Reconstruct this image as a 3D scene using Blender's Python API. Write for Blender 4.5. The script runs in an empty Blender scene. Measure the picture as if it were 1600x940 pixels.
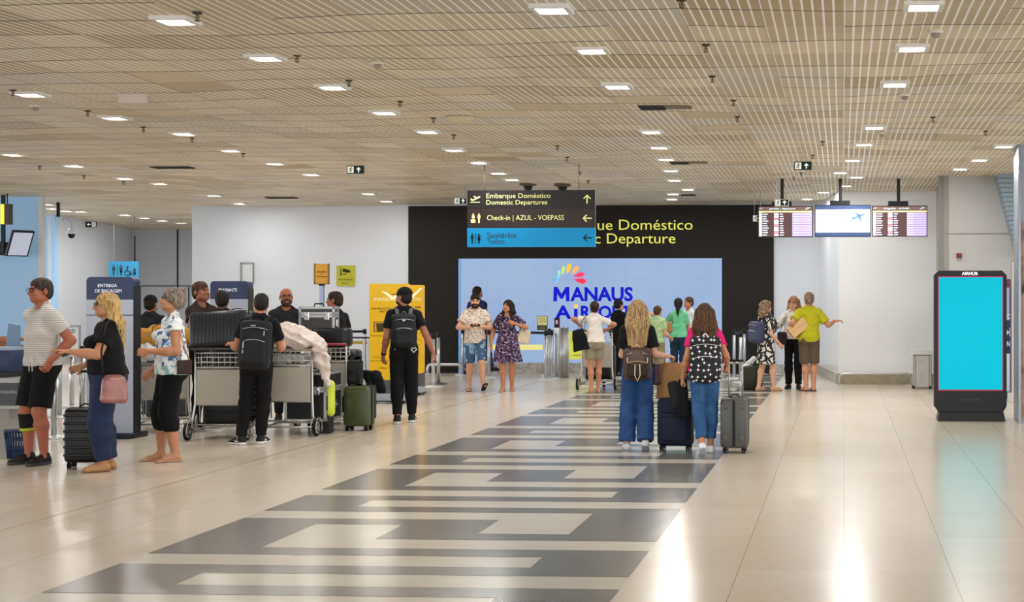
WORLD = 2.35; EXPO = 0.60
import bpy, bmesh, math, random
import numpy as np
from mathutils import Vector, Matrix, Euler
random.seed(7)
SC = bpy.context.scene
COL = SC.collection
PI = math.pi
# ---------------------------------------------------------------- camera model
F = 2300.0; H = 1.62; XP = 1188.0; HY = 465.0
YAW = math.atan(129.0 / F); CA = math.cos(YAW); SA = math.sin(YAW)
HC = 3.61                      # ceiling height
def at_d(px, py, d):
    xc = (px - XP) / F * d
    return Vector((xc * CA - d * SA, xc * SA + d * CA, H - (py - HY) * d / F))
def dfloor(fy): return F * H / (fy - HY)
def dceil(cy): return F * (HC - H) / (HY - cy)
def on_floor(px, fy):
    v = at_d(px, fy, dfloor(fy)); v.z = 0; return v
def on_ceil(px, cy):
    v = at_d(px, cy, dceil(cy)); v.z = HC; return v
def at_Y(px, py, Y):
    t = (px - XP) / F
    X = Y * (t * CA - SA) / (CA + t * SA)
    d = -X * SA + Y * CA
    return Vector((X, Y, H - (py - HY) * d / F))
def ray_angle(p): return math.atan2(p.x, p.y)
# ---------------------------------------------------------------- colour / materials
def lin(h):
    if not isinstance(h, str): return tuple(h)
    h = h.lstrip('#'); c = [int(h[i:i + 2], 16) / 255 for i in (0, 2, 4)]
    return tuple(x / 12.92 if x <= .04045 else ((x + .055) / 1.055) ** 2.4 for x in c)
MATS = {}
def mat(color, rough=.6, metal=0., spec=.5, name=None, emit=0., alpha=1., trans=0., coat=0., bump=None, sheen=0.):
    c = lin(color)
    if not emit and max(c) < .045: c = tuple(x * .6 for x in c); spec = min(spec, .3)
    key = (tuple(round(x, 4) for x in c), rough, metal, spec, emit, alpha, trans, coat, bump, sheen)
    if key in MATS: return MATS[key]
    m = bpy.data.materials.new(name or 'plain_material'); m.use_nodes = True
    nt = m.node_tree; b = nt.nodes['Principled BSDF']
    b.inputs['Base Color'].default_value = (*c, 1)
    b.inputs['Roughness'].default_value = rough
    b.inputs['Metallic'].default_value = metal
    b.inputs['Specular IOR Level'].default_value = spec
    b.inputs['Alpha'].default_value = alpha
    b.inputs['Transmission Weight'].default_value = trans
    b.inputs['Coat Weight'].default_value = coat
    b.inputs['Sheen Weight'].default_value = sheen
    if emit:
        b.inputs['Emission Color'].default_value = (*c, 1)
        b.inputs['Emission Strength'].default_value = emit
    if bump:
        kind, sc, st = bump
        tc = nt.nodes.new('ShaderNodeTexCoord'); n = nt.nodes.new('ShaderNodeTexNoise')
        n.inputs['Scale'].default_value = sc; n.inputs['Detail'].default_value = 3
        nt.links.new(tc.outputs['Object'], n.inputs['Vector'])
        bp = nt.nodes.new('ShaderNodeBump'); bp.inputs['Strength'].default_value = st; bp.inputs['Distance'].default_value = .02
        nt.links.new(n.outputs['Fac'], bp.inputs['Height']); nt.links.new(bp.outputs['Normal'], b.inputs['Normal'])
        if kind == 'mottle':
            mx = nt.nodes.new('ShaderNodeMix'); mx.data_type = 'RGBA'
            mx.inputs['A'].default_value = (*[x * .7 for x in c], 1); mx.inputs['B'].default_value = (*[min(1, x * 1.25) for x in c], 1)
            nt.links.new(n.outputs['Fac'], mx.inputs['Factor']); nt.links.new(mx.outputs['Result'], b.inputs['Base Color'])
    MATS[key] = m
    return m
class NT:
    """tiny helper to write node graphs"""
    def __init__(s, name, rough=.6):
        s.m = bpy.data.materials.new(name); s.m.use_nodes = True
        s.t = s.m.node_tree; s.b = s.t.nodes['Principled BSDF']; s.b.inputs['Roughness'].default_value = rough
        s.tc = s.t.nodes.new('ShaderNodeTexCoord')
        s.obj = s.tc.outputs['Object']
        sp = s.t.nodes.new('ShaderNodeSeparateXYZ'); s.t.links.new(s.obj, sp.inputs[0])
        s.x, s.y, s.z = sp.outputs
    def put(s, sock, v):
        if isinstance(v, bpy.types.NodeSocket): s.t.links.new(v, sock)
        elif isinstance(v, (tuple, list)) and len(v) == 3 and sock.type == 'RGBA': sock.default_value = (*v, 1)
        else: sock.default_value = v
    def math(s, op, a, b=None, clamp=False):
        n = s.t.nodes.new('ShaderNodeMath'); n.operation = op; n.use_clamp = clamp
        s.put(n.inputs[0], a)
        if b is not None: s.put(n.inputs[1], b)
        return n.outputs[0]
    def tex(s, kind, scale, vec=None, **kw):
        n = s.t.nodes.new(kind)
        s.put(n.inputs['Scale'], scale) if 'Scale' in n.inputs else None
        if vec is not False: s.t.links.new(vec or s.obj, n.inputs['Vector'])
        for k, v in kw.items():
            if k in n.inputs: s.put(n.inputs[k], v)
            else: setattr(n, k, v)
        return n
    def comb(s, x, y, z):
        n = s.t.nodes.new('ShaderNodeCombineXYZ')
        for i, v in enumerate((x, y, z)): s.put(n.inputs[i], v)
        return n.outputs[0]
    def mix(s, f, a, b):
        n = s.t.nodes.new('ShaderNodeMix'); n.data_type = 'RGBA'
        s.put(n.inputs['Factor'], f); s.put(n.inputs['A'], a); s.put(n.inputs['B'], b)
        return n.outputs['Result']
    def white(s, vec):
        n = s.t.nodes.new('ShaderNodeTexWhiteNoise'); n.noise_dimensions = '3D'
        s.t.links.new(vec, n.inputs['Vector']); return n
    def bump(s, h, st, dist=.01):
        n = s.t.nodes.new('ShaderNodeBump'); n.inputs['Strength'].default_value = st; n.inputs['Distance'].default_value = dist
        s.put(n.inputs['Height'], h); s.t.links.new(n.outputs[0], s.b.inputs['Normal'])
    def base(s, c): s.put(s.b.inputs['Base Color'], c)
PM = {}
def pattern(name, base, layers, rough=.8, sheen=.0):
    """layers: (kind, scale, threshold, colour)"""
    key = (name, base, tuple(layers))
    if key in PM: return PM[key]
    g = NT(name, rough); c = lin(base)
    for i, (kind, sc, th, colr) in enumerate(layers):
        off = g.t.nodes.new('ShaderNodeVectorMath'); off.operation = 'ADD'
        g.t.links.new(g.obj, off.inputs[0]); off.inputs[1].default_value = (i * 3.7, i * 1.3, i * 5.1)
        v = off.outputs[0]
        if kind == 'noise':
            f = g.tex('ShaderNodeTexNoise', sc, v, Detail=1.5).outputs['Fac']; f = g.math('GREATER_THAN', f, th)
        elif kind == 'dots':
            f = g.tex('ShaderNodeTexVoronoi', sc, v, Randomness=.6).outputs['Distance']; f = g.math('LESS_THAN', f, th)
        elif kind == 'stars':
            f = g.tex('ShaderNodeTexVoronoi', sc, v, distance='MINKOWSKI', Exponent=.55, Randomness=.55).outputs['Distance']; f = g.math('LESS_THAN', f, th)
        elif kind == 'stars2':
            v2 = g.comb(g.x, g.z, 0.); f = g.tex('ShaderNodeTexVoronoi', sc, v2, voronoi_dimensions='2D', distance='MINKOWSKI', Exponent=.55, Randomness=.6).outputs['Distance']; f = g.math('LESS_THAN', f, th)
        elif kind == 'petals':
            n = g.tex('ShaderNodeTexNoise', sc * .6, v, Detail=1.0)
            ad = g.t.nodes.new('ShaderNodeVectorMath'); ad.operation = 'MULTIPLY_ADD'
            g.t.links.new(n.outputs['Color'], ad.inputs[0]); ad.inputs[1].default_value = (.9 / sc,) * 3; g.t.links.new(v, ad.inputs[2])
            f = g.tex('ShaderNodeTexVoronoi', sc, ad.outputs[0], feature='DISTANCE_TO_EDGE').outputs['Distance']; f = g.math('GREATER_THAN', f, th)
        elif kind == 'zstripe':
            f = g.math('SINE', g.math('MULTIPLY', g.z, 2 * PI * sc)); f = g.math('GREATER_THAN', f, th)
        elif kind == 'zrange':
            f = g.math('MULTIPLY', g.math('GREATER_THAN', g.z, sc), g.math('LESS_THAN', g.z, th))
        c = g.mix(f, c, lin(colr))
    g.base(c)
    n = g.tex('ShaderNodeTexNoise', 14., Detail=2.0).outputs['Fac']; g.bump(n, .35, .012)
    PM[key] = g.m
    return g.m
def denim(color, fade='#5f86b5', amt=.5):
    key = ('denim', color, fade, amt)
    if key in PM: return PM[key]
    g = NT('denim_cloth', .85)
    n = g.tex('ShaderNodeTexNoise', 5., Detail=3.0).outputs['Fac']
    f = g.math('MULTIPLY', g.math('SUBTRACT', n, .45), 2.2 * amt, True)
    c = g.mix(f, lin(color), lin(fade)); g.base(c)
    n2 = g.tex('ShaderNodeTexNoise', 16., Detail=2.0).outputs['Fac']; g.bump(n2, .4, .012)
    PM[key] = g.m; return g.m
def cloth(color, b=.4): return mat(color, .88, bump=('b', 12., b), spec=.25, name='plain_cloth')
def hairmat(c1, c2, sc=110.):
    key = ('hair', c1, c2, sc)
    if key in PM: return PM[key]
    g = NT('hair_strands', .6); g.b.inputs['Specular IOR Level'].default_value = .2
    v = g.comb(g.math('MULTIPLY', g.x, 1.0), g.math('MULTIPLY', g.y, 1.0), g.math('MULTIPLY', g.z, .06))
    n = g.tex('ShaderNodeTexNoise', sc, v, Detail=2.0).outputs['Fac']
    f = g.math('MULTIPLY', g.math('SUBTRACT', n, .38), 4., True)
    g.base(g.mix(f, lin(c1), lin(c2))); g.bump(n, .35, .008)
    PM[key] = g.m; return g.m
STEEL = mat('#c9cbcd', .3, 1., name='brushed_steel')
CHROME = mat('#d8dadc', .18, .9, name='chrome')
ALU = mat('#b9bbbd', .4, .8, name='aluminium')
BLACK = mat('#0d0d0f', .5, name='black_plastic')
RUBBER = mat('#16161a', .8, name='rubber')
WHITE = mat('#e8e8e8', .5, name='white_paint')
# ---------------------------------------------------------------- objects
def link(name, me, parent=None, loc=(0, 0, 0)):
    o = bpy.data.objects.new(name, me); COL.objects.link(o)
    if parent is not None: o.parent = parent
    o.location = loc
    return o
def empty(name, loc, rz=0., label=None, cat=None, group=None):
    o = bpy.data.objects.new(name, None); COL.objects.link(o); o.empty_display_size = .1
    o.location = loc; o.rotation_euler = (0, 0, rz); tag(o, label, cat, group); return o
def tag(o, label=None, cat=None, group=None, kind=None):
    if label: o['label'] = label
    if cat: o['category'] = cat
    if group: o['group'] = group
    if kind: o['kind'] = kind
    return o
def copy_tree(o, parent=None):
    c = o.copy(); COL.objects.link(c)
    if parent is not None: c.parent = parent
    for ch in list(o.children): copy_tree(ch, c)
    return c
class MB:
    def __init__(s): s.bm = bmesh.new(); s.smooth = []
    def _fin(s, vs, mi, sm=False):
        fs = {f for v in vs for f in v.link_faces}
        for f in fs: f.material_index = mi; f.smooth = sm
        return s
    def box(s, c, size, mi=0, bev=0., rot=None, seg=2):
        t = bmesh.new(); bmesh.ops.create_cube(t, size=1)
        bmesh.ops.scale(t, vec=Vector(size), verts=t.verts)
        if bev: bmesh.ops.bevel(t, geom=list(t.edges), offset=bev, segments=seg, profile=.5, affect='EDGES')
        if rot is not None: bmesh.ops.rotate(t, cent=(0, 0, 0), matrix=Euler(rot).to_matrix() if not isinstance(rot, Matrix) else rot, verts=t.verts)
        bmesh.ops.translate(t, vec=Vector(c), verts=t.verts)
        return s._merge(t, mi, bool(bev) and seg > 1)
    def _merge(s, t, mi, sm):
        for f in t.faces: f.material_index = mi; f.smooth = sm
        me = bpy.data.meshes.new('tmp'); t.to_mesh(me); t.free(); s.bm.from_mesh(me); bpy.data.meshes.remove(me); return s
    def cyl(s, p0, p1, r, r2=None, seg=16, mi=0, sm=True):
        p0 = Vector(p0); p1 = Vector(p1); d = p1 - p0; r2 = r if r2 is None else r2
        t = bmesh.new(); bmesh.ops.create_cone(t, cap_ends=True, segments=seg, radius1=r, radius2=r2, depth=d.length)
        q = Vector((0, 0, 1)).rotation_difference(d.normalized()).to_matrix()
        bmesh.ops.rotate(t, cent=(0, 0, 0), matrix=q, verts=t.verts)
        bmesh.ops.translate(t, vec=(p0 + p1) / 2, verts=t.verts)
        for f in t.faces: f.material_index = mi; f.smooth = sm and len(f.verts) == 4
        me = bpy.data.meshes.new('tmp'); t.to_mesh(me); t.free(); s.bm.from_mesh(me); bpy.data.meshes.remove(me); return s
    def ball(s, c, r, mi=0, seg=12):
        if not isinstance(r, (tuple, list)): r = (r, r, r)
        t = bmesh.new(); bmesh.ops.create_uvsphere(t, u_segments=seg, v_segments=max(6, seg // 2 + 2), radius=1)
        bmesh.ops.scale(t, vec=Vector(r), verts=t.verts); bmesh.ops.translate(t, vec=Vector(c), verts=t.verts)
        return s._merge(t, mi, True)
    def tube(s, pts, r, seg=8, mi=0, closed=False, flat=None):
        pts = [Vector(p) for p in pts]; n = len(pts); rings = []
        up = Vector((0, 0, 1)); prev = None
        for i, p in enumerate(pts):
            a = pts[(i - 1) % n] if (i > 0 or closed) else p
            b = pts[(i + 1) % n] if (i < n - 1 or closed) else p
            t = (b - a).normalized()
            if prev is None:
                ref = up if abs(t.z) < .9 else Vector((1, 0, 0))
                u = t.cross(ref).normalized()
            else: u = (prev - t * prev.dot(t)).normalized()
            prev = u; v = t.cross(u)
            rr = r[i] if isinstance(r, (list, tuple)) else r
            ru, rv = (rr, rr) if flat is None else (rr * flat[0], rr * flat[1])
            rings.append([s.bm.verts.new(p + u * ru * math.cos(k * 2 * PI / seg) + v * rv * math.sin(k * 2 * PI / seg)) for k in range(seg)])
        m = n if closed else n - 1
        for i in range(m):
            A, B = rings[i], rings[(i + 1) % n]
            for k in range(seg):
                f = s.bm.faces.new((A[k], A[(k + 1) % seg], B[(k + 1) % seg], B[k])); f.material_index = mi; f.smooth = True
        if not closed:
            for R, rev in ((rings[0], False), (rings[-1], True)):
                f = s.bm.faces.new(R if rev else R[::-1]); f.material_index = mi
        return s
    def prism(s, poly, y0, y1, mi=0):
        """poly in x,z; extruded along y"""
        a = [s.bm.verts.new((x, y0, z)) for x, z in poly]; b = [s.bm.verts.new((x, y1, z)) for x, z in poly]
        n = len(poly); fs = [s.bm.faces.new(a), s.bm.faces.new(b[::-1])]
        for i in range(n): fs.append(s.bm.faces.new((a[i], b[i], b[(i + 1) % n], a[(i + 1) % n])))
        bmesh.ops.recalc_face_normals(s.bm, faces=fs)
        for f in fs: f.material_index = mi
        return s
    def hprism(s, poly, z0, z1, mi=0):
        a = [s.bm.verts.new((x, y, z0)) for x, y in poly]; b = [s.bm.verts.new((x, y, z1)) for x, y in poly]
        n = len(poly); fs = [s.bm.faces.new(a), s.bm.faces.new(b[::-1])]
        for i in range(n): fs.append(s.bm.faces.new((a[i], b[i], b[(i + 1) % n], a[(i + 1) % n])))
        bmesh.ops.recalc_face_normals(s.bm, faces=fs)
        for f in fs: f.material_index = mi
        return s
    def quad(s, pts, mi=0):
        f = s.bm.faces.new([s.bm.verts.new(p) for p in pts]); f.material_index = mi; return s
    def lathe(s, prof, c=(0, 0, 0), seg=24, mi=0):
        rings = []
        for r, z in prof:
            rings.append([s.bm.verts.new((c[0] + max(r, 1e-4) * math.cos(k * 2 * PI / seg), c[1] + max(r, 1e-4) * math.sin(k * 2 * PI / seg), c[2] + z)) for k in range(seg)])
        for A, B in zip(rings, rings[1:]):
            for k in range(seg):
                f = s.bm.faces.new((A[k], A[(k + 1) % seg], B[(k + 1) % seg], B[k])); f.material_index = mi; f.smooth = True
        for R, rev in ((rings[0], True), (rings[-1], False)):
            f = s.bm.faces.new(R[::-1] if rev else R); f.material_index = mi
        return s
    def build(s, name, mats, parent=None, loc=(0, 0, 0)):
        me = bpy.data.meshes.new(name); s.bm.to_mesh(me); s.bm.free()
        for m in (mats if isinstance(mats, (list, tuple)) else [mats]): me.materials.append(m)
        return link(name, me, parent, loc)
def struct(name, mb, mats, kind='structure'):
    o = mb.build(name, mats); o['kind'] = kind; return o
def rrect(x0, z0, x1, z1, r, n=5):
    pts = []
    for cx, cz, a in ((x1 - r, z1 - r, 0), (x0 + r, z1 - r, PI / 2), (x0 + r, z0 + r, PI), (x1 - r, z0 + r, 1.5 * PI)):
        for k in range(n + 1):
            t = a + k * PI / 2 / n; pts.append((cx + r * math.cos(t), cz + r * math.sin(t)))
    return pts
def arc(p0, p1, p2, n=6):
    p0, p1, p2 = Vector(p0), Vector(p1), Vector(p2)
    return [(1 - t) ** 2 * p0 + 2 * t * (1 - t) * p1 + t * t * p2 for t in [i / n for i in range(n + 1)]]
def text(body, x0, z0, x1, z1, y, m, parent, name='lettering', bold=0., extrude=.002, keep=False, spacing=1.0):
    """lettering fitted to the box x0..x1, z0..z1 (ink box) on a surface facing -Y"""
    if 'M' in body or 'm' in body: bold = 0.
    cu = bpy.data.curves.new('txt', 'FONT'); cu.body = body; cu.size = 1.; cu.offset = bold; cu.resolution_u = 3; cu.space_character = spacing
    cu.space_line = .95
    tmp = bpy.data.objects.new('txt', cu)
    me = bpy.data.meshes.new_from_object(tmp); bpy.data.objects.remove(tmp)
    n = len(me.vertices); co = np.empty(n * 3, np.float32); me.vertices.foreach_get('co', co); co = co.reshape(-1, 3)
    lo = co.min(0); hi = co.max(0)
    sx = (x1 - x0) / (hi[0] - lo[0]); sz = (z1 - z0) / (hi[1] - lo[1])
    if keep: sx = min(sx, sz) if keep == 'min' else sz; 
    out = np.empty_like(co); out[:, 0] = x0 + (co[:, 0] - lo[0]) * sx; out[:, 2] = z0 + (co[:, 1] - lo[1]) * sz; out[:, 1] = y
    me.vertices.foreach_set('co', out.ravel())
    b = bmesh.new(); b.from_mesh(me)
    r = bmesh.ops.extrude_face_region(b, geom=list(b.faces)); vs = [g for g in r['geom'] if isinstance(g, bmesh.types.BMVert)]
    bmesh.ops.translate(b, vec=(0, -extrude, 0), verts=vs)
    bmesh.ops.recalc_face_normals(b, faces=b.faces)
    b.to_mesh(me); b.free(); me.materials.clear(); me.materials.append(m)
    return link(name, me, parent)
# ---------------------------------------------------------------- signed distance modelling
class SDF:
    def __init__(s, lo, hi, res):
        s.res = res; s.lo = np.array(lo, np.float32)
        s.n = np.ceil((np.array(hi) - s.lo) / res).astype(int) + 1
        s.f = np.full(s.n, 1.0, np.float32)
        s.ax = [s.lo[i] + res * np.arange(s.n[i], dtype=np.float32) for i in range(3)]
    def sub(s, lo, hi):
        a = np.clip(np.floor((np.array(lo) - s.lo) / s.res).astype(int), 0, s.n)
        b = np.clip(np.ceil((np.array(hi) - s.lo) / s.res).astype(int) + 1, 0, s.n)
        sl = tuple(slice(a[i], b[i]) for i in range(3))
        X = s.ax[0][sl[0]][:, None, None]; Y = s.ax[1][sl[1]][None, :, None]; Z = s.ax[2][sl[2]][None, None, :]
        return sl, X, Y, Z, bool(np.all(b > a))
    def put(s, sl, d, k, op):
        f = s.f[sl]
        if op == 'u':
            if k <= 0: s.f[sl] = np.minimum(f, d)
            else:
                h = np.clip(.5 + .5 * (f - d) / k, 0, 1); s.f[sl] = f + (d - f) * h - k * h * (1 - h)
        elif op == 's':
            if k <= 0: s.f[sl] = np.maximum(f, -d)
            else:
                h = np.clip(.5 - .5 * (f + d) / k, 0, 1); s.f[sl] = f + (-d - f) * h + k * h * (1 - h)
    def cap(s, a, b, ra, rb=None, k=.02, n=None, fl=1., cuts=(), op='u'):
        a = np.array(a, float); b = np.array(b, float); rb = ra if rb is None else rb
        R = max(ra, rb) * max(1, fl) + k + 2 * s.res
        sl, X, Y, Z, ok = s.sub(np.minimum(a, b) - R, np.maximum(a, b) + R)
        if not ok: return s
        px, py, pz = X - a[0], Y - a[1], Z - a[2]; ba = b - a
        if n is not None and fl != 1.:
            n = np.array(n, float); n /= np.linalg.norm(n); q = (px * n[0] + py * n[1] + pz * n[2]) * (1 - 1 / fl)
            px, py, pz = px - n[0] * q, py - n[1] * q, pz - n[2] * q
            ba = ba - n * (ba @ n) * (1 - 1 / fl)
        L = ba @ ba
        t = np.clip((px * ba[0] + py * ba[1] + pz * ba[2]) / (L + 1e-9), 0, 1)
        d = np.sqrt((px - t * ba[0]) ** 2 + (py - t * ba[1]) ** 2 + (pz - t * ba[2]) ** 2) - (ra + (rb - ra) * t)
        for p, m in cuts:
            d = np.maximum(d, (X - p[0]) * m[0] + (Y - p[1]) * m[1] + (Z - p[2]) * m[2])
        s.put(sl, d.astype(np.float32), k, op); return s
    def ell(s, c, r, k=.02, R=None, op='u', cuts=()):
        c = np.array(c, float); r = np.array(r, float); m = r.max() + k + 2 * s.res
        sl, X, Y, Z, ok = s.sub(c - m, c + m)
        if not ok: return s
        px, py, pz = X - c[0], Y - c[1], Z - c[2]
        if R is not None:
            R = np.array(R); px, py, pz = (R[0, i] * px + R[1, i] * py + R[2, i] * pz for i in range(3))
        k0 = np.sqrt((px / r[0]) ** 2 + (py / r[1]) ** 2 + (pz / r[2]) ** 2)
        k1 = np.sqrt((px / r[0] ** 2) ** 2 + (py / r[1] ** 2) ** 2 + (pz / r[2] ** 2) ** 2) + 1e-6
        d = k0 * (k0 - 1) / k1
        for p, mm in cuts:
            d = np.maximum(d, (X - p[0]) * mm[0] + (Y - p[1]) * mm[1] + (Z - p[2]) * mm[2])
        s.put(sl, d.astype(np.float32), k, op); return s
    def rbox(s, c, half, r, k=.01, R=None, op='u'):
        c = np.array(c, float); h = np.array(half, float) - r; m = np.linalg.norm(half) + k + 2 * s.res
        sl, X, Y, Z, ok = s.sub(c - m, c + m)
        if not ok: return s
        px, py, pz = X - c[0], Y - c[1], Z - c[2]
        if R is not None:
            R = np.array(R); px, py, pz = (R[0, i] * px + R[1, i] * py + R[2, i] * pz for i in range(3))
        qx, qy, qz = np.abs(px) - h[0], np.abs(py) - h[1], np.abs(pz) - h[2]
        d = np.sqrt(np.maximum(qx, 0) ** 2 + np.maximum(qy, 0) ** 2 + np.maximum(qz, 0) ** 2) + np.minimum(np.maximum(qx, np.maximum(qy, qz)), 0) - r
        s.put(sl, d.astype(np.float32), k, op); return s
    def cut(s, p, m):
        X, Y, Z = s.ax[0][:, None, None], s.ax[1][None, :, None], s.ax[2][None, None, :]
        s.f = np.maximum(s.f, ((X - p[0]) * m[0] + (Y - p[1]) * m[1] + (Z - p[2]) * m[2]).astype(np.float32)); return s
    def disp(s, fn):
        X, Y, Z = s.ax[0][:, None, None], s.ax[1][None, :, None], s.ax[2][None, None, :]
        s.f = s.f + fn(X, Y, Z).astype(np.float32); return s
    def folds(s, a, ph=0.):
        return s.disp(lambda X, Y, Z: a * (np.sin(X * 31 + 5 * np.sin(Z * 9 + ph) + ph) * np.sin(Z * 23 + Y * 14 + 3 * np.sin(X * 12 + ph)) + .6 * np.sin(Z * 47 + X * 25 + Y * 21 + ph * 2)))
    def mesh(s):
        f = s.f
        f[0] = f[-1] = 1; f[:, 0] = f[:, -1] = 1; f[:, :, 0] = f[:, :, -1] = 1
        g = f < 0
        if not g.any(): return np.zeros((0, 3), np.float32), np.zeros((0, 4), np.int32)
        C = [(i, j, k) for i in (0, 1) for j in (0, 1) for k in (0, 1)]
        def sh(a, c): return a[c[0]:a.shape[0] - 1 + c[0], c[1]:a.shape[1] - 1 + c[1], c[2]:a.shape[2] - 1 + c[2]]
        cnt = sum(sh(g, c).astype(np.int8) for c in C)
        act = (cnt > 0) & (cnt < 8); ids = np.argwhere(act); N = len(ids)
        idx = np.full(act.shape, -1, np.int32); idx[act] = np.arange(N)
        fv = {c: sh(f, c)[act] for c in C}
        acc = np.zeros((N, 3), np.float32); m = np.zeros(N, np.float32)
        for c in C:
            for ax in range(3):
                if c[ax]: continue
                e = list(c); e[ax] = 1; e = tuple(e)
                f0, f1 = fv[c], fv[e]; x = (f0 < 0) != (f1 < 0)
                t = np.where(x, f0 / np.where(x, f0 - f1, 1), 0)
                p = np.array(c, np.float32)[None] * np.ones((N, 1), np.float32); p[:, ax] = t
                acc += p * x[:, None]; m += x
        V = (ids + acc / m[:, None]) * s.res + s.lo
        Q = []
        for ax in range(3):
            o = [0, 1, 2]; o.remove(ax)
            a = [slice(1, -1)] * 3; a[ax] = slice(0, -1); b = [slice(1, -1)] * 3; b[ax] = slice(1, None)
            g0, g1 = g[tuple(a)], g[tuple(b)]
            for dirn in (0, 1):
                e = np.argwhere((g0 & ~g1) if dirn == 0 else (~g0 & g1))
                if len(e) == 0: continue
                base = e.copy(); base[:, o[0]] += 1; base[:, o[1]] += 1
                def cell(du, dv):
                    q = base.copy(); q[:, o[0]] += du; q[:, o[1]] += dv; return idx[q[:, 0], q[:, 1], q[:, 2]]
                q = np.stack([cell(-1, -1), cell(0, -1), cell(0, 0), cell(-1, 0)], 1)
                flip = (dirn == 0) == (ax == 1)
                Q.append(q[:, ::-1] if flip else q)
        return V.astype(np.float32), np.concatenate(Q).astype(np.int32)
def npmesh(name, V, Q, mats, mi=None, parent=None, smooth=True, tris=None):
    me = bpy.data.meshes.new(name)
    me.vertices.add(len(V)); me.vertices.foreach_set('co', np.ascontiguousarray(V, np.float32).ravel())
    me.loops.add(Q.size); me.loops.foreach_set('vertex_index', np.ascontiguousarray(Q, np.int32).ravel())
    me.polygons.add(len(Q)); me.polygons.foreach_set('loop_start', np.arange(0, Q.size, 4, dtype=np.int32))
    me.polygons.foreach_set('use_smooth', np.ones(len(Q), bool))
    for m in mats: me.materials.append(m)
    if mi is not None: me.polygons.foreach_set('material_index', np.ascontiguousarray(mi, np.int32))
    me.update(calc_edges=True)
    return link(name, me, parent)
def centers(V, Q): return V[Q].mean(1)
# ================================================================= floor
def floor_material():
    g = NT('polished_stone_floor', .3); g.b.inputs['Specular IOR Level'].default_value = .5
    cell = .63
    u = g.math('DIVIDE', g.math('ADD', g.x, 4.40), cell); v = g.math('DIVIDE', g.y, 1.25)
    wn = g.white(g.comb(g.math('FLOOR', u), g.math('FLOOR', v), 0.))
    n1 = g.tex('ShaderNodeTexNoise', .55, Detail=5.0, Roughness=.6).outputs['Fac']
    n2 = g.tex('ShaderNodeTexNoise', 9., Detail=4.0, Roughness=.7).outputs['Fac']
    c = g.mix(n1, lin('#c7bba9'), lin('#dcd3c6'))
    c = g.mix(g.math('MULTIPLY', n2, .3), c, lin('#b0a28a'))
    c = g.mix(g.math('MULTIPLY', wn.outputs['Value'], .22), c, lin('#e6dfd4'))
    # warm worn streaks along the hall
    st = g.tex('ShaderNodeTexNoise', 1.3, g.comb(g.x, g.math('MULTIPLY', g.y, .12), 0.), Detail=2.0).outputs['Fac']
    c = g.mix(g.math('MULTIPLY', g.math('SUBTRACT', st, .5), 1.0, True), c, lin('#c8b493'))
    fu = g.math('FRACT', u); j = g.math('LESS_THAN', g.math('ABSOLUTE', g.math('SUBTRACT', fu, .5)), .4965)
    c = g.mix(j, lin('#968672'), c)
    g.base(c)
    g.b.inputs['Roughness'].default_value = .215
    g.bump(g.tex('ShaderNodeTexNoise', 2.5, Detail=3.0).outputs['Fac'], .05, .01)
    return g.m
def floor_dark():
    g = NT('dark_stone_inlay', .21)
    n = g.tex('ShaderNodeTexNoise', 3., Detail=3.0).outputs['Fac']
    g.base(g.mix(n, lin('#63625f'), lin('#777673')))
    return g.m
def floor_light():
    g = NT('pale_stone_inlay', .21)
    n = g.tex('ShaderNodeTexNoise', 3., Detail=5.0).outputs['Fac']
    g.base(g.mix(n, lin('#bcb6aa'), lin('#cdc8bc'))); return g.m
fl = MB()
def frect(x0, y0, x1, y1, z, mi): fl.quad([(x0, y0, z), (x1, y0, z), (x1, y1, z), (x0, y1, z)], mi)
frect(-30, -6, 14, 55, 0, 0)
B0, BW, P, ST = -4.40, .632, .622, .262
frect(B0, 2.0, B0 + 5 * BW, 31.3, .0010, 2)
xs = [B0 + i * BW for i in range(6)]
for k in range(-2, 7):
    o = 9.10 + k * 5 * P
    def R(i0, i1, a, b):
        if o + b > 31.3: return
        frect(xs[i0], o + a, xs[i1], o + b, .0022, 1)
    R(0, 5, 0, ST)                                    # s4
    R(0, 1, ST, 2 * P + ST)                           # left tall block
    R(1, 2, 2 * P, 2 * P + ST)                        # link to the centre block
    R(2, 3, P, 2 * P + ST)                            # centre block
    R(3, 5, P, P + ST)                                # strip towards the right
    R(4, 5, P + ST, 3 * P + ST)                       # right tall block
    R(0, 4, 3 * P, 3 * P + ST)                        # s2
    R(0, 1, 3 * P + ST, 4 * P + ST)                   # left short block
    R(1, 5, 4 * P, 4 * P + ST)                        # s1
    R(4, 5, 4 * P + ST, 5 * P)                        # right short block
# brass strip
frect(-5.87, 2, -5.85, 31, .0012, 3)
struct('floor', fl, [floor_material(), floor_dark(), floor_light(), mat('#c2ad78', .35, .3)])
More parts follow.
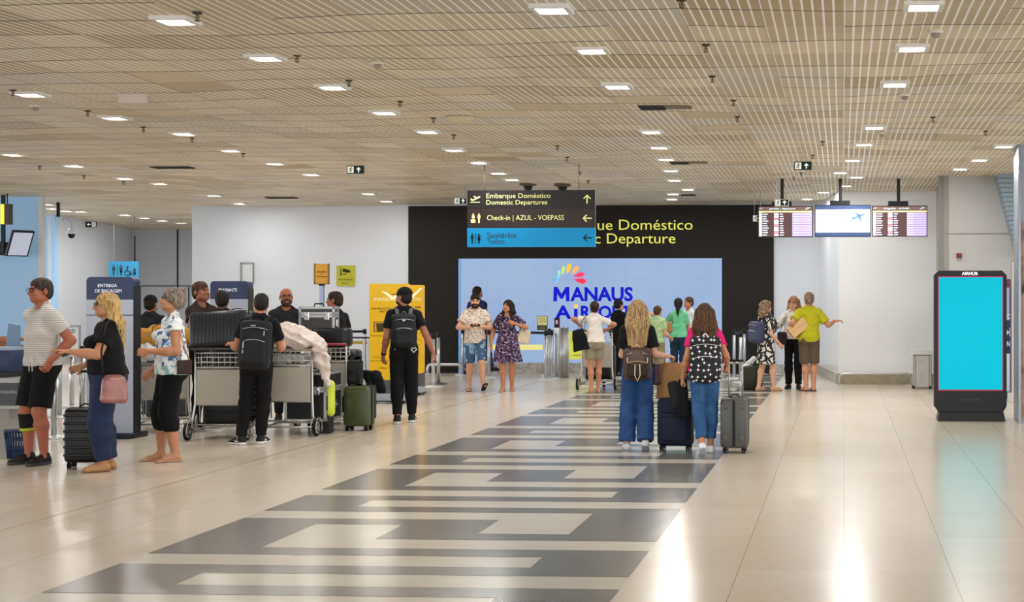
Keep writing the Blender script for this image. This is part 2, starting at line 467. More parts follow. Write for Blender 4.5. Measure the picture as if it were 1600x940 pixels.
# ================================================================= ceiling
def zc(x, y): return .022 * math.sin(x * .9 + 1.3 * math.sin(y * .31)) * math.sin(y * .55 + .7 * math.sin(x * .5)) + .008 * math.sin(x * 2.9 + y * 1.7)
def ceiling_material():
    g = NT('slatted_ceiling_panels', .42)
    W, L = .575, .60
    u = g.math('DIVIDE', g.x, W); v = g.math('DIVIDE', g.y, L)
    fu, fv = g.math('FRACT', u), g.math('FRACT', v)
    iu = g.math('FLOOR', g.math('DIVIDE', u, 1.)); iv = g.math('FLOOR', v)
    wn = g.white(g.comb(iu, iv, 1.)); rnd = wn.outputs['Value']
    wn2 = g.white(g.comb(g.math('FLOOR', g.math('DIVIDE', u, 2.)), iv, 5.)).outputs['Value']
    c = g.mix(rnd, lin('#c6b596'), lin('#e2d3b4'))
    c = g.mix(g.math('MULTIPLY', g.math('GREATER_THAN', wn2, .88), .55), c, lin('#a58d5c'))
    c = g.mix(g.math('MULTIPLY', g.math('LESS_THAN', wn2, .10), .5), c, lin('#c5c2bb'))
    dirt = g.tex('ShaderNodeTexNoise', .8, Detail=4.0).outputs['Fac']
    c = g.mix(g.math('MULTIPLY', g.math('SUBTRACT', dirt, .5), 1.6, True), c, lin('#9a8760'))
    # fine ribs across
    rib = g.math('SINE', g.math('MULTIPLY', g.y, 2 * PI / .03))
    c = g.mix(g.math('MULTIPLY', g.math('ADD', rib, 1.), .07), c, lin('#64563f'))
    # white runners along the hall
    sfr = g.math('FRACT', g.math('DIVIDE', g.x, W / 8))
    st = g.math('LESS_THAN', sfr, .22)
    st = g.math('MULTIPLY', st, g.math('GREATER_THAN', g.white(g.comb(iu, iv, 9.)).outputs['Value'], .07))
    c = g.mix(g.math('MULTIPLY', st, .95), c, lin('#ffffff'))
    jv = g.math('LESS_THAN', fv, .05); ju = g.math('LESS_THAN', fu, .012)
    jv2 = g.math('MULTIPLY', jv, g.math('GREATER_THAN', rnd, .2))
    c = g.mix(g.math('MULTIPLY', jv2, .85), c, lin('#2c2216')); c = g.mix(g.math('MULTIPLY', ju, .8), c, lin('#4a3f2c'))
    g.base(c)
    g.put(g.b.inputs['Roughness'], g.math('SUBTRACT', .55, g.math('MULTIPLY', st, .25)))
    return g.m
def make_ceiling():
    W, L = .575, .60
    xs_ = [W * i for i in range(-48, 24)]; ys_ = [L * j for j in range(-8, 86)]
    V = []; Q = []
    for y in ys_:
        for x in xs_:
            V.append((x, y, HC + zc(x, y)))
    n = len(xs_)
    for j in range(len(ys_) - 1):
        for i in range(n - 1):
            a = j * n + i; Q.append((a, a + n, a + n + 1, a + 1))
    o = npmesh('ceiling', np.array(V), np.array(Q), [ceiling_material()]); o['kind'] = 'structure'
    m = o.modifiers.new('thick', 'SOLIDIFY'); m.thickness = .03; m.offset = -1
make_ceiling()
# ================================================================= walls
def wallmat(c, name, rough=.55):
    g = NT(name, rough)
    n = g.tex('ShaderNodeTexNoise', .7, Detail=2.0).outputs['Fac']
    cc = lin(c); g.base(g.mix(n, tuple(x * .94 for x in cc), tuple(min(1, x * 1.05) for x in cc)))
    return g.m
W_ALC = wallmat('#f3f6fb', 'alcove_paint'); W_WHITE = wallmat('#d6dbe3', 'white_wall_paint'); W_BLUE_LIT = wallmat('#a6d2ff', 'wall_painted_blue_light'); W_GREY = wallmat('#aeadac', 'grey_wall_paint')  # left blue walls: bluish screen light is put into the base colour
W_GLOSS = wallmat('#eef2f8', 'glossy_white_panel', .18)
def wall(name, a, b, m, z0=0., z1=HC + .05, th=.15, away=None):
    a = Vector((a[0], a[1])); b = Vector((b[0], b[1])); d = (b - a).normalized(); nrm = Vector((-d.y, d.x))
    if nrm.dot((a + b) / 2) < 0: nrm = -nrm
    c = nrm * th
    mb = MB(); mb.hprism([a, b, b + c, a + c], z0, z1); return struct(name, mb, m)
def baseboard(name, a, b, m, h=.2, th=.03):
    a = Vector((a[0], a[1])); b = Vector((b[0], b[1])); d = (b - a).normalized(); nrm = Vector((-d.y, d.x))
    if nrm.dot((a + b) / 2) > 0: nrm = -nrm
    c = nrm * th
    mb = MB(); mb.hprism([a, b, b + c, a + c], 0, h); return struct(name, mb, m)
def marble():
    g = NT('veined_skirting_stone', .35)
    n = g.tex('ShaderNodeTexNoise', 3., Detail=6.0, Roughness=.7).outputs['Fac']
    f = g.math('LESS_THAN', g.math('ABSOLUTE', g.math('SUBTRACT', n, .5)), .035)
    g.base(g.mix(f, lin('#b9b5ae'), lin('#9a9896'))); return g.m
STONE = marble()
YB = on_floor(900, 583).y
PB = lambda px, py: at_Y(px, py, YB)
xl = PB(300, 400).x; xr = PB(1279, 400).x
wall('wall_back', (xl, YB), (xr, YB), W_WHITE)
# angled return and right alcove wall
pa = on_floor(1310, 600)
wall('wall_angled_return', (xr, YB), (pa.x, pa.y), W_GLOSS)
YR = pa.y; pr = at_Y(1463, 300, YR)
wall('wall_alcove', (pa.x, YR), (pr.x, YR), W_ALC)
pg = on_ceil(1468, 275.5); wall('wall_alcove_return', (pr.x, YR), (pg.x, pg.y), wallmat('#8b8883', 'return_paint'))
pg2 = at_Y(1720, 300, pg.y); wall('wall_right', (pg.x, pg.y), (pg2.x, pg.y), W_GREY)
wall('trim_1', (pg.x - .02, pg.y - .02), (pg.x + .05, pg.y - .02), mat('#77746f', .5), th=.03)
mb = MB(); zz = at_Y(1500, 365, pg.y).z; mb.box(((pg.x + pg2.x) / 2, pg.y - .004, zz), (pg2.x - pg.x, .012, .012)); struct('trim_2', mb, mat('#7a7874', .6))
baseboard('baseboard_back', (xl, YB), (xr, YB), STONE, .2)
baseboard('baseboard_angled', (xr, YB), (pa.x, pa.y), STONE, .2)
baseboard('baseboard_alcove', (pa.x, YR), (pr.x, YR), mat('#a59c86', .6, bump=('mottle', 9., .3)), .2, .05)
# left side
p0 = on_ceil(66, 306); pL = at_Y(-260, 306, p0.y)
wall('wall_left_front', (pL.x, p0.y), (p0.x, p0.y), W_BLUE_LIT, th=.1)
mb = MB(); mb.box((p0.x - .03, p0.y + .05, HC / 2), (.07, .14, HC)); struct('trim_3', mb, mat('#cfd3d8', .4))
q0 = on_ceil(20, 336); q1 = on_ceil(85, 335.5); q2 = on_ceil(206, 358)
wall('wall_left_recess', (q0.x - 3, q1.y), (q1.x + .01, q1.y), W_BLUE_LIT)
wall('wall_left_side', (q1.x, q1.y + .02), (q2.x, q2.y), W_WHITE)
q3 = at_Y(420, 358, q2.y)
wall('wall_left_end', (q2.x, q2.y), (q3.x, q2.y), W_WHITE)
wall('wall_back_return', (xl + .08, YB + .15), (xl + .09, q2.y), W_WHITE, th=.08)
baseboard('baseboard_left', (q1.x, q1.y), (q2.x, q2.y), STONE, .2); baseboard('baseboard_left_end', (q2.x, q2.y), (q3.x, q2.y), STONE, .2)
# panel joints on the end wall
mb = MB(); QL = lambda px, py: at_Y(px, py, q2.y - .012)
def jl(x0, y0, x1, y1, w=1.4):
    a, b = QL(x0, y0), QL(x1, y1); s = w * dceil(358) / F
    mb.box(((a.x + b.x) / 2, a.y, (a.z + b.z) / 2), (max(abs(b.x - a.x), s), .02, max(abs(a.z - b.z), s)))
jl(210.5, 368, 210.5, 545, 2); jl(277.5, 358, 277.5, 545, 2.4); jl(210, 446.5, 275, 446.5); jl(279, 446.5, 302, 446.5); jl(295, 448, 295, 545, 1.6)
struct('trim_4', mb, mat('#3b3c40', .6))
mb = MB(); a, b = QL(233, 560), QL(252, 450)
# slots in the blue recess wall edge
for y0, y1 in ((351, 372), (381, 384), (386, 390), (403, 405), (408, 416)):
    a, b = at_Y(67.5, y0, q1.y - .01), at_Y(69.5, y1, q1.y - .01); mb.box(((a.x + b.x) / 2, a.y, (a.z + b.z) / 2), (b.x - a.x, .02, abs(a.z - b.z)))
struct('trim_5', mb, mat('#59616e', .5))
# ================================================================= dark feature wall with the lit screen
YD = YB - .05
d0, d1 = PB(639, 322), PB(1209, 322)
g = NT('dark_woven_panel', .8); g.b.inputs['Specular IOR Level'].default_value = .2
n = g.tex('ShaderNodeTexNoise', 40., Detail=2.0).outputs['Fac']; g.base(g.mix(n, lin('#211f1d'), lin('#2d2a28')))
struct('wall_dark_panel', MB().box(((d0.x + d1.x) / 2, YB - .025, d0.z / 2), (d1.x - d0.x, .05, d0.z)), g.m)
PD_ = lambda px, py: at_Y(px, py, YD)
t = empty('video_wall', (PD_(924, 500).x, YD, 0), 0, 'huge glowing pale blue video wall set in the dark panel behind the travellers', 'screen')
s0, s1 = PD_(721, 404), PD_(1128, 567); cx = t.location.x
g = NT('pale_blue_screen', .3)
fx = g.math('FRACT', g.math('MULTIPLY', g.x, 4.)); fz = g.math('FRACT', g.math('MULTIPLY', g.z, 4.))
grid = g.math('MAXIMUM', g.math('LESS_THAN', fx, .06), g.math('LESS_THAN', fz, .06))
n = g.tex('ShaderNodeTexNoise', .6, Detail=2.0).outputs['Fac']
c = g.mix(n, lin('#93b4e2'), lin('#b8cdee')); c = g.mix(g.math('MULTIPLY', grid, .2), c, lin('#7ea2d8'))
g.base((.02, .02, .03)); g.put(g.b.inputs['Emission Color'], c); g.b.inputs['Emission Strength'].default_value = .54; g.b.inputs['Specular IOR Level'].default_value = .2
MB().box(((s0.x + s1.x) / 2 - cx, -.02, (s0.z + s1.z) / 2), (s1.x - s0.x, .04, s0.z - s1.z)).build('display_surface', g.m, t)
fr = MB(); w = .05
fr.box((s0.x - cx - w / 2, -.03, (s0.z) / 2), (w, .06, s0.z)); 
fr.build('side_frame', mat('#6f9bd0', .3, .5), t)
LEDB = mat('#1216b4', .5, emit=.5, spec=.1); ys = -.041
def E(px, py): v = at_Y(px, py, YD - .04); return v.x - cx, v.z
def etext(s, x0, y0, x1, y1, m, bold=.0, name='lettering'):
    a = E(x0, y1); b = E(x1, y0); return text(s, a[0], a[1], b[0], b[1], ys, m, t, name, bold, .004)
etext('ANAUS', 891, 448, 989, 470.5, LEDB, .035)
mb = MB(); Mp = lambda pts: mb.prism([E(x_, y_) for x_, y_ in pts], ys, ys - .005)
Mp([(864.5, 470.5), (865.2, 448), (871, 448), (877.5, 459), (884, 448), (889.5, 448), (890, 470.5), (884.3, 470.5), (884, 458.5), (879.2, 466.5), (875.6, 466.5), (870.8, 458.5), (870.4, 470.5)]); mb.build('lettering', LEDB, t)
etext('A', 867, 477, 893, 498, LEDB, .035); etext('RPORT', 907.5, 477, 987, 498, LEDB, .035)
mb = MB()
a, b = E(897, 482.5), E(902.5, 498); mb.box(((a[0] + b[0]) / 2, ys, (a[1] + b[1]) / 2), (b[0] - a[0], .008, a[1] - b[1]))
mb.build('lettering', LEDB, t)
mb = MB(); c_ = E(900, 478); mb.cyl((c_[0], ys + .003, c_[1]), (c_[0], ys - .005, c_[1]), .045, seg=16); mb.build('letter_dot', mat('#e59a55', .5, emit=.8), t)
def petal(px0, py0, px1, py1, wd, colr):
    a, b = Vector(E(px0, py0)), Vector(E(px1, py1)); d = b - a; n_ = Vector((-d.y, d.x)).normalized() * wd * YD / F
    pts = [a, a + d * .35 + n_ * .7, a + d * .75 + n_, b, a + d * .75 - n_, a + d * .35 - n_ * .7]
    MB().prism([(p.x, p.y) for p in pts], ys, ys - .005).build('logo_petal', mat(colr, .5, emit=.85), t)
for q in ((867.5, 443.5, 871, 430, 2.6, '#4fa3d8'), (873.5, 434, 874, 421, 3, '#6fae9c'), (879, 431, 881, 414, 3, '#8cb06a'), (886, 428, 891, 411, 4, '#c79a2c'), (893, 428, 904, 415.5, 4.2, '#d98a48'), (895, 432, 914, 427, 4.2, '#c02a52'), (896, 436.5, 917, 440, 4.4, '#c61a3e')):
    petal(*q)
petal(866, 441, 869, 433, 1.5, '#3b7bd0')
mb = MB(); a, b = E(760, 538), E(848, 546.5); mb.box(((a[0] + b[0]) / 2, ys, (a[1] + b[1]) / 2), (b[0] - a[0], .006, a[1] - b[1]))
mb.build('yellow_band', mat('#d9d68a', .5, emit=.42, spec=.1), t)
mb = MB(); a, b = E(888, 517), E(932, 561); mb.box(((a[0] + b[0]) / 2, ys, (a[1] + b[1]) / 2), (b[0] - a[0], .006, a[1] - b[1]))
a, b = E(1085, 540), E(1127, 560); mb.box(((a[0] + b[0]) / 2, ys, (a[1] + b[1]) / 2), (b[0] - a[0], .006, a[1] - b[1]))
mb.build('yellow_notice', mat('#c3c64e', .5, emit=.36, spec=.1), t)
mb = MB()
for y_, x0, x1 in ((526, 895, 915), (529, 893, 910), (554, 896, 912)):
    a, b = E(x0, y_), E(x1, y_ + 1.2); mb.box(((a[0] + b[0]) / 2, ys - .005, (a[1] + b[1]) / 2), (b[0] - a[0], .006, a[1] - b[1]))
mb.build('notice_print', mat('#8a8d2a', .5), t)
MB().box(((s0.x + s1.x) / 2 - cx, -.02, s1.z / 2), (s1.x - s0.x, .05, s1.z)).build('stone_plinth', STONE, t)
# big yellow lettering on the dark wall
yel = mat('#d8d75a', .5, emit=.35)
t = empty('wall_lettering', (PD_(1000, 362).x, YD, 0), 0, 'large yellow departure lettering on the dark wall right of the hanging sign', 'sign'); cx = t.location.x; ys = -.002
etext('Embarque Doméstico', 852.6, 342.5, 1082, 364.5, yel, .012); etext('Domestic Departure', 840, 364, 1055, 385.5, yel, 0.)
# ================================================================= ceiling lights
LP = [(275,25),(862,15),(1443,5),(1425,73),(925,79),(415,87),(965,131),(520,136),(1398,126),(48,143),(601,175),(180,181),(668,205),(287,209),(1018,203),
      (710,230),(361,236),(1030,230),(20,238),(748,251),(1366,196),(116,257),(430,254),(1041,249),(1350,225),(486,271),(779,268),(1048,266),(1568,225),
      (1332,247),(195,277),(1054,280),(1530,247),(576,302),(1075,292),(335,304),(1313,269),(1338,276),(1500,263),(604,314),(374,316),(1052,300),
      (1050,310),(250,286),(800,280),(1321,291),(1261,309),(1287,300),(73,318.5),(80,324),(104,327),(126,328),(195,334.5),(226,339),(253,344.5),(283,348.5)]
bezel = mat('#d9d6cf', .5); glow = mat('#fff6e8', .5, emit=14.)
LIGHT_W = 12.5
proto = None
def lbl(i, px, py):
    side = 'left' if px < 500 else ('middle' if px < 1150 else 'right')
    row = 'near' if py < 100 else ('second' if py < 200 else ('far' if py < 290 else 'farthest'))
    return side, row
for i, (px, py) in enumerate(LP):
    p = on_ceil(px, py)
    if proto is None:
        proto = empty('ceiling_downlight', (0, 0, 0))
        w = .135; mb = MB()
        for sx, sy, lx, ly in ((0, 1, .27, .035), (0, -1, .27, .035), (1, 0, .035, .2), (-1, 0, .035, .2)):
            mb.box((sx * (w - .0175), sy * (w - .0175), 0), (lx, ly, .03))
        mb.box((0, 0, .03), (.27, .27, .03)); mb.build('bezel', bezel, proto)
        MB().cyl((0, 0, .012), (0, 0, -.006), .095, .085, seg=20).build('diffuser', glow, proto); o = proto
    else: o = copy_tree(proto)
    o.location = (p.x, p.y, HC + zc(p.x, p.y) - .012)
    side, row = lbl(i, px, py)
    tag(o, 'square white downlight in the %s row, %s part of the ceiling' % (row, side), 'ceiling light', 'ceiling downlights, %s row, %s part' % (row, side))
    L = bpy.data.lights.new('downlight_lamp', 'AREA'); L.shape = 'DISK'; L.size = .22; L.energy = LIGHT_W; L.color = (1., .985, .965)
    lo = bpy.data.objects.new('downlight_lamp', L); COL.objects.link(lo); lo.location = (p.x, p.y, HC + zc(p.x, p.y) - .035)
# sprinklers
proto = None
for i, (px, py) in enumerate([(308,15),(464,86),(545,127),(20,137),(137,172),(224,198),(300,218),(380,241),(625,160),(677,187),(709,210),(1065,5),(1103,70),(1113,117),(1146,154),(1152,179),(871,227),(886,244),(906,269),(919,281),(131,274),(62,259),(193,284),(1285,222),(1270,243),(1252,270),(1240,277),(1540,203),(1458,182)]):
    p = on_ceil(px, py)
    if proto is None:
        proto = empty('fire_sprinkler', (0, 0, 0))
        MB().lathe([(.045, .0), (.042, -.012), (.02, -.018)], seg=14).build('escutcheon', mat('#4c443b', .5, .6), proto)
        MB().cyl((0, 0, -.01), (0, 0, -.055), .008, seg=8).cyl((0, 0, -.07), (0, 0, -.078), .024, seg=12).tube([(-.018, 0, -.03), (-.02, 0, -.05), (0, 0, -.075)], .004).tube([(.018, 0, -.03), (.02, 0, -.05), (0, 0, -.075)], .004).build('spray_head', mat('#5c5348', .45, .8), proto); o = proto
    else: o = copy_tree(proto)
    o.scale = (.75, .75, .75); o.location = (p.x, p.y, HC + zc(p.x, p.y)); side, row = lbl(i, px, py)
    tag(o, 'small dark fire sprinkler hanging from the %s row of the %s part of the ceiling' % (row, side), 'sprinkler', 'sprinklers, %s row, %s part' % (row, side))
for px, py, where in ((1462, 48, 'beside the nearest downlights on the right'), (1414, 145, 'below the second downlight on the right'), (1378, 207, 'past the beige blank panel on the right'), (55, 163, 'near the left edge of the picture'), (590, 95, 'above the middle left downlights')):
    p = on_ceil(px, py); o = empty('smoke_detector', (p.x, p.y, HC + zc(p.x, p.y)), 0, 'small cream smoke detector on the ceiling ' + where, 'smoke detector')
    MB().lathe([(.055, .0), (.055, -.02), (.048, -.03)]).build('base', mat('#cfc8b8', .5), o)
    MB().lathe([(.035, -.028), (.034, -.05), (.02, -.06), (0, -.062)]).build('sensor', mat('#8d8678', .5), o)
p = on_ceil(720, 185); o = empty('ceiling_speaker', (p.x, p.y, HC + zc(p.x, p.y)), 0, 'round cream ceiling speaker bowl between the downlights left of centre', 'speaker')
MB().lathe([(.16, 0), (.15, -.03), (.11, -.07), (.05, -.09), (0, -.095)]).build('bowl', mat('#c4b894', .6), o); MB().lathe([(.17, .004), (.17, -.008), (.15, -.01)]).build('rim', mat('#8f8468', .6), o)
for px, py, wd, dk, where in ((1040, 167, 84, .5, 'in the middle beyond the sprinklers'), (270, 261, 64, 1, 'over the left part of the hall'), (440, 308, 46, 1, 'above the queue near the back wall'), (1076, 255, 58, .5, 'beyond the middle downlights'), (1074, 303, 26, 1, 'just above the dark feature wall')):
    p = on_ceil(px, py); d = dceil(py); wm = wd * d / F
    o = empty('ceiling_grille', (p.x, p.y, HC + zc(p.x, p.y)), 0, 'rectangular air grille with dark slots in the ceiling ' + where, 'air grille')
    MB().box((0, 0, -.004), (wm, .30, .012)).build('backing', mat('#6d6456', .7), o)
    mb = MB()
    for k in range(9): mb.box((-wm / 2 + wm * dk / 2, -.12 + k * .03, -.014), (wm * dk * .95, .012, .014))
    mb.build('slats', mat('#2b2622', .6), o)
# dome cameras near the sign
for px, py, where in ((825, 291, 'left'), (879, 290, 'right')):
    p = on_ceil(px, py - 3); o = empty('dome_camera', (p.x, p.y, HC + zc(p.x, p.y)), 0, 'dark dome camera on the ceiling behind the %s half of the hanging sign' % where, 'camera')
    MB().lathe([(.15, -.0), (.15, -.03), (.08, -.05)]).build('mount', mat('#4d463e', .6), o); MB().lathe([(.08, -.04), (.075, -.09), (.04, -.12), (0, -.125)]).build('dome', mat('#15151a', .15), o)
# ================================================================= people
SKIN = {'tan': '#b8805f', 'light': '#cf9f80', 'red': '#a86248', 'dark': '#6d4330', 'brown': '#9a6449', 'bronze': '#c08258'}
def V3(*a): return np.array(a, float)
def unit(v): return v / (np.linalg.norm(v) + 1e-9)
def rotm(rx=0, ry=0, rz=0): return np.array(Euler((math.radians(rx), math.radians(ry), math.radians(rz)), 'XYZ').to_matrix())
def ik(a, t, l1, l2, hint):
    d = t - a; L = np.linalg.norm(d); L2 = min(L, (l1 + l2) * .998); u = d / (L + 1e-9); t = a + u * L2
    x = (l1 ** 2 - l2 ** 2 + L2 ** 2) / (2 * L2); h = math.sqrt(max(l1 ** 2 - x ** 2, 0))
    p = V3(*hint) - u * (V3(*hint) @ u); p = unit(p)
    return a + u * x + p * h, t
class Person:
    def __init__(s, label, px, fy, top, phi, sex='m', fat=1., skin='tan', group=None, h=None, lean=0, side=0, twist=0, head=(0, 0, 0),
                 lh=None, rh=None, lf=None, rf=None, pelvis=(0, 0, 0), hres=.005, at=None):
        s.sex = sex; s.fat = fat; s.f = sex == 'f'
        loc = at if at is not None else on_floor(px, fy); d = dfloor(fy)
        s.h = h or (H + (HY - top) * d / F); s.k = s.h / 1.70
        s.rz = math.radians(phi) - ray_angle(loc)
        s.root = empty('person', loc, s.rz, label, 'person', group)
        s.loc = loc; s.hres = hres
        P0 = V3(0, 0, .95); s.R = rotm(lean, side, twist)
        off = V3(*pelvis)
        s.T = lambda *p: s.R @ (V3(*p) - P0) + P0 + off
        s.off = off
        w = .134 if s.f else .157
        s.w = w
        s.sh = {1: s.T(w, 0, 1.362), -1: s.T(-w, 0, 1.362)}
        s.neck = s.T(0, .012, 1.42); s.RH = s.R @ rotm(head[0], head[2], head[1])   # pitch, roll, yaw
        s.hc = s.neck + s.R @ V3(0, -.012, .05) + s.RH @ V3(0, -.005, .115)
        s.hip = {1: off + V3(.085, 0, .90), -1: off + V3(-.085, 0, .90)}
        s.arm = {}; s.hand = {}
        for sd, o in ((1, lh), (-1, rh)):
            o = dict(w=(sd * .235, -.03, .852), hint=(sd * .1, 1, 0), curl=25) | (o or {})
            el, wr = ik(s.sh[sd], V3(*o['w']), .285, .255, o['hint'])
            s.arm[sd] = (s.sh[sd], el, wr); s.hand[sd] = o
        s.leg = {}; s.foot = {}
        for sd, o in ((1, lf), (-1, rf)):
            o = dict(p=(sd * .09, 0, 0), yaw=sd * 8, pitch=0, hint=(0, -1, 0)) | (o or {})
            an = V3(*o['p']) + V3(0, 0, .085)
            kn, an = ik(s.hip[sd], an, .425, .40, o['hint'])
            s.leg[sd] = (s.hip[sd], kn, an); s.foot[sd] = o
        s.skin = mat(SKIN.get(skin, skin), .5, spec=.35, name='skin')
    def HL(s, x, y, z): return s.hc + s.RH @ V3(x, y, z)
    def W(s, p): 
        """local unscaled -> world"""
        q = Vector([float(v) * s.k for v in p]); q.rotate(Euler((0, 0, s.rz))); return q + Vector(s.loc)
    def bounds(s, pts, m): pts = np.array(pts); return pts.min(0) - m, pts.max(0) + m
    # ---------------- body volumes
    def torso(s, S, o=0., fat=None, legs=True):
        f = s.fat if fat is None else fat; T = s.T; nx = s.R @ V3(1, 0, 0)
        if s.f:
            S.cap(T(0, .01, .93), T(0, .005, 1.02), .10 * f + o, .088 * f + o, .03, nx, 1.45)
            S.cap(T(0, .005, 1.02), T(0, 0, 1.15), .080 * f + o, .078 * f + o, .03, nx, 1.25)
            S.cap(T(0, 0, 1.15), T(0, .012, 1.33), .080 * f + o, .070 * f + o, .03, nx, 1.42)
            for sd in (1, -1): S.ell(T(sd * .064, -.07 * f, 1.235), (.056 + o, .052 * f + o, .056 + o), .03)
        else:
            S.cap(T(0, .01, .93), T(0, .005, 1.05), .096 * f + o, .090 * f + o, .03, nx, 1.42)
            S.cap(T(0, .005, 1.05), T(0, 0, 1.18), .090 * f + o, .094 * f + o, .03, nx, 1.4)
            S.cap(T(0, 0, 1.18), T(0, .014, 1.33), .096 * f + o, .078 * f + o, .03, nx, 1.58)
        if f > 1.12 and not s.f: S.ell(T(0, -.05 * f, 1.06), (.13 * f + o, .10 * f + o, .13 + o), .05)
        elif f > 1.12: S.ell(T(0, -.012 * f, 1.05), (.12 * f + o, .092 * f + o, .13 + o), .05)
        S.cap(s.sh[1], s.sh[-1], .042 + o, k=.03)
        for sd in (1, -1):
            S.cap(T(sd * .13, .010, 1.378), T(sd * .03, .018, 1.445), .036 + o, .040 + o, .03)
            S.ell(T(sd * .062, .05, .92), (.076 * f + o, .068 * f + o, .085 + o), .03)
    def limb_arm(s, S, sd, o=0., k=.02):
        a, e, w = s.arm[sd]; f = .5 + .5 * s.fat
        r = (.044, .036, .039, .025) if s.f else (.05, .041, .043, .028)
        S.cap(a, e, r[0] * f + o, r[1] * f + o, k)
        m = e + (w - e) * .3
        S.cap(e, m, r[1] * f * .97 + o, r[2] * f + o, k); S.cap(m, w, r[2] * f * .98 + o, r[3] + o, k)
    def limb_leg(s, S, sd, o=0., k=.03):
        a, kn, an = s.leg[sd]; f = .4 + .6 * s.fat
        q = a + (kn - a) * .25
        S.cap(a, kn, .080 * f + o, .054 * f + o, k)
        back = unit(V3(0, 1, 0)); m = kn + (an - kn) * .3 + back * .012
        S.cap(kn, m, .053 * f + o, .055 * f + o, .03); S.cap(m, an, .054 * f + o, .034 + o, .03)
    def foot_dir(s, sd):
        o = s.foot[sd]; y = math.radians(o['yaw']); p = math.radians(o['pitch'])
        d = V3(math.sin(y) * math.cos(p), -math.cos(y) * math.cos(p), -math.sin(p)); up = V3(math.sin(y) * math.sin(p), -math.cos(y) * math.sin(p), math.cos(p))
        return d, up, np.cross(d, up)
    # ---------------- hands
    def hand_dirs(s, sd):
        a, e, w = s.arm[sd]; o = s.hand[sd]
        d = unit(V3(*o['dir'])) if 'dir' in o else unit(w - e)
        n = V3(*o['n']) if 'n' in o else V3(-sd, -.25, 0)
        n = unit(n - d * (n @ d)); return w, d, n
    def make_hand(s, sd):
        w, d, n = s.hand_dirs(sd); o = s.hand[sd]; e = s.arm[sd][1]
        a = np.cross(n, d) * sd * -1.   # towards the thumb
        if 'thumb' in o: a = a * np.sign(a @ V3(*o['thumb']) or 1)
        sc = .92 if s.f else 1.
        lo, hi = s.bounds([w, w + d * .2, w - d * .03, w + n * .08], .09)
        S = SDF(lo, hi, .0042)
        S.cap(w - unit(w - e) * .05, w, .031 if not s.f else .027, .026 if not s.f else .024, .01)
        for i, (q, L) in enumerate(((.030, .072), (.010, .080), (-.010, .075), (-.029, .060))):
            b = w + d * .088 * sc + a * q * sc
            S.cap(w + d * .012 + a * q * .55, b, .0145 * sc, .0115 * sc, .012)
            c = math.radians(o['curl'][i] if isinstance(o['curl'], (tuple, list)) else o['curl']); p = b; ang = 0.
            spread = a * (q * 1.6)
            for seg, fr in enumerate((.45, .30, .25)):
                ang += c * (1, 1.15, .8)[seg]
                dd = unit((d + spread) * math.cos(ang) + n * math.sin(ang)); p2 = p + dd * L * fr * sc
                S.cap(p, p2, (.0092, .0084, .0077)[seg] * sc, (.0084, .0077, .0068)[seg] * sc, .0025); p = p2
        t0 = w + d * .022 * sc + a * .022; t1 = t0 + unit(a * .75 + d * .6 + n * .35) * .038 * sc; t2 = t1 + unit(a * .25 + d * .9 + n * .4) * .034 * sc
        S.cap(w + d * .01 + a * .01, t1, .0155 * sc, .0115 * sc, .01); S.cap(t1, t2, .0105 * sc, .008 * sc, .003)
        s.palm = getattr(s, 'palm', {}); s.palm[sd] = w + d * .075 + n * .03
        return S.mesh()
    # ---------------- head
    def head_prims(s, S, o=0., face=True):
        L = s.HL; R = s.RH; jf = .93 if s.f else 1.
        S.ell(L(0, .018, .03), (.075 + o, .094 + o, .085 + o), .02, R)
        S.ell(L(0, -.028, -.022), (.062 * jf + o, .066 + o, .084 + o), .02, R)
        S.ell(L(0, -.045, -.078), (.041 * jf + o, .043 + o, .032 + o), .025, R)
        if face:
            for sd in (1, -1):
                S.ell(L(sd * .052 * jf, -.03, -.06), (.02, .045, .03), .02, R)
                S.ell(L(sd * .030, -.094, .012), (.015, .010, .008), .008, R, op='s')
                S.cap(L(sd * .012, -.090, .028), L(sd * .045, -.078, .027), .008, .006, .008)
                S.ell(L(sd * .038, -.068, -.022), (.02, .018, .018), .02, R)
                S.ell(L(sd * .0765, .012, -.005), (.009, .019, .031), .006, R)
            S.cap(L(0, -.090, .012), L(0, -.108, -.024), .0075, .012, .010)
            for sd in (1, -1): S.ell(L(sd * .011, -.098, -.029), (.009, .01, .008), .006, R)
            S.cap(L(-.016, -.086, -.053), L(.016, -.086, -.053), .0075, k=.006); S.cap(L(-.013, -.083, -.063), L(.013, -.083, -.063), .0085, k=.004)
        S.cap(s.neck + s.R @ V3(0, -.002, -.03), L(0, .012, -.055), (.048 if s.f else .056) * (.7 + .3 * s.fat) + o, (.046 if s.f else .054) + o, .02)
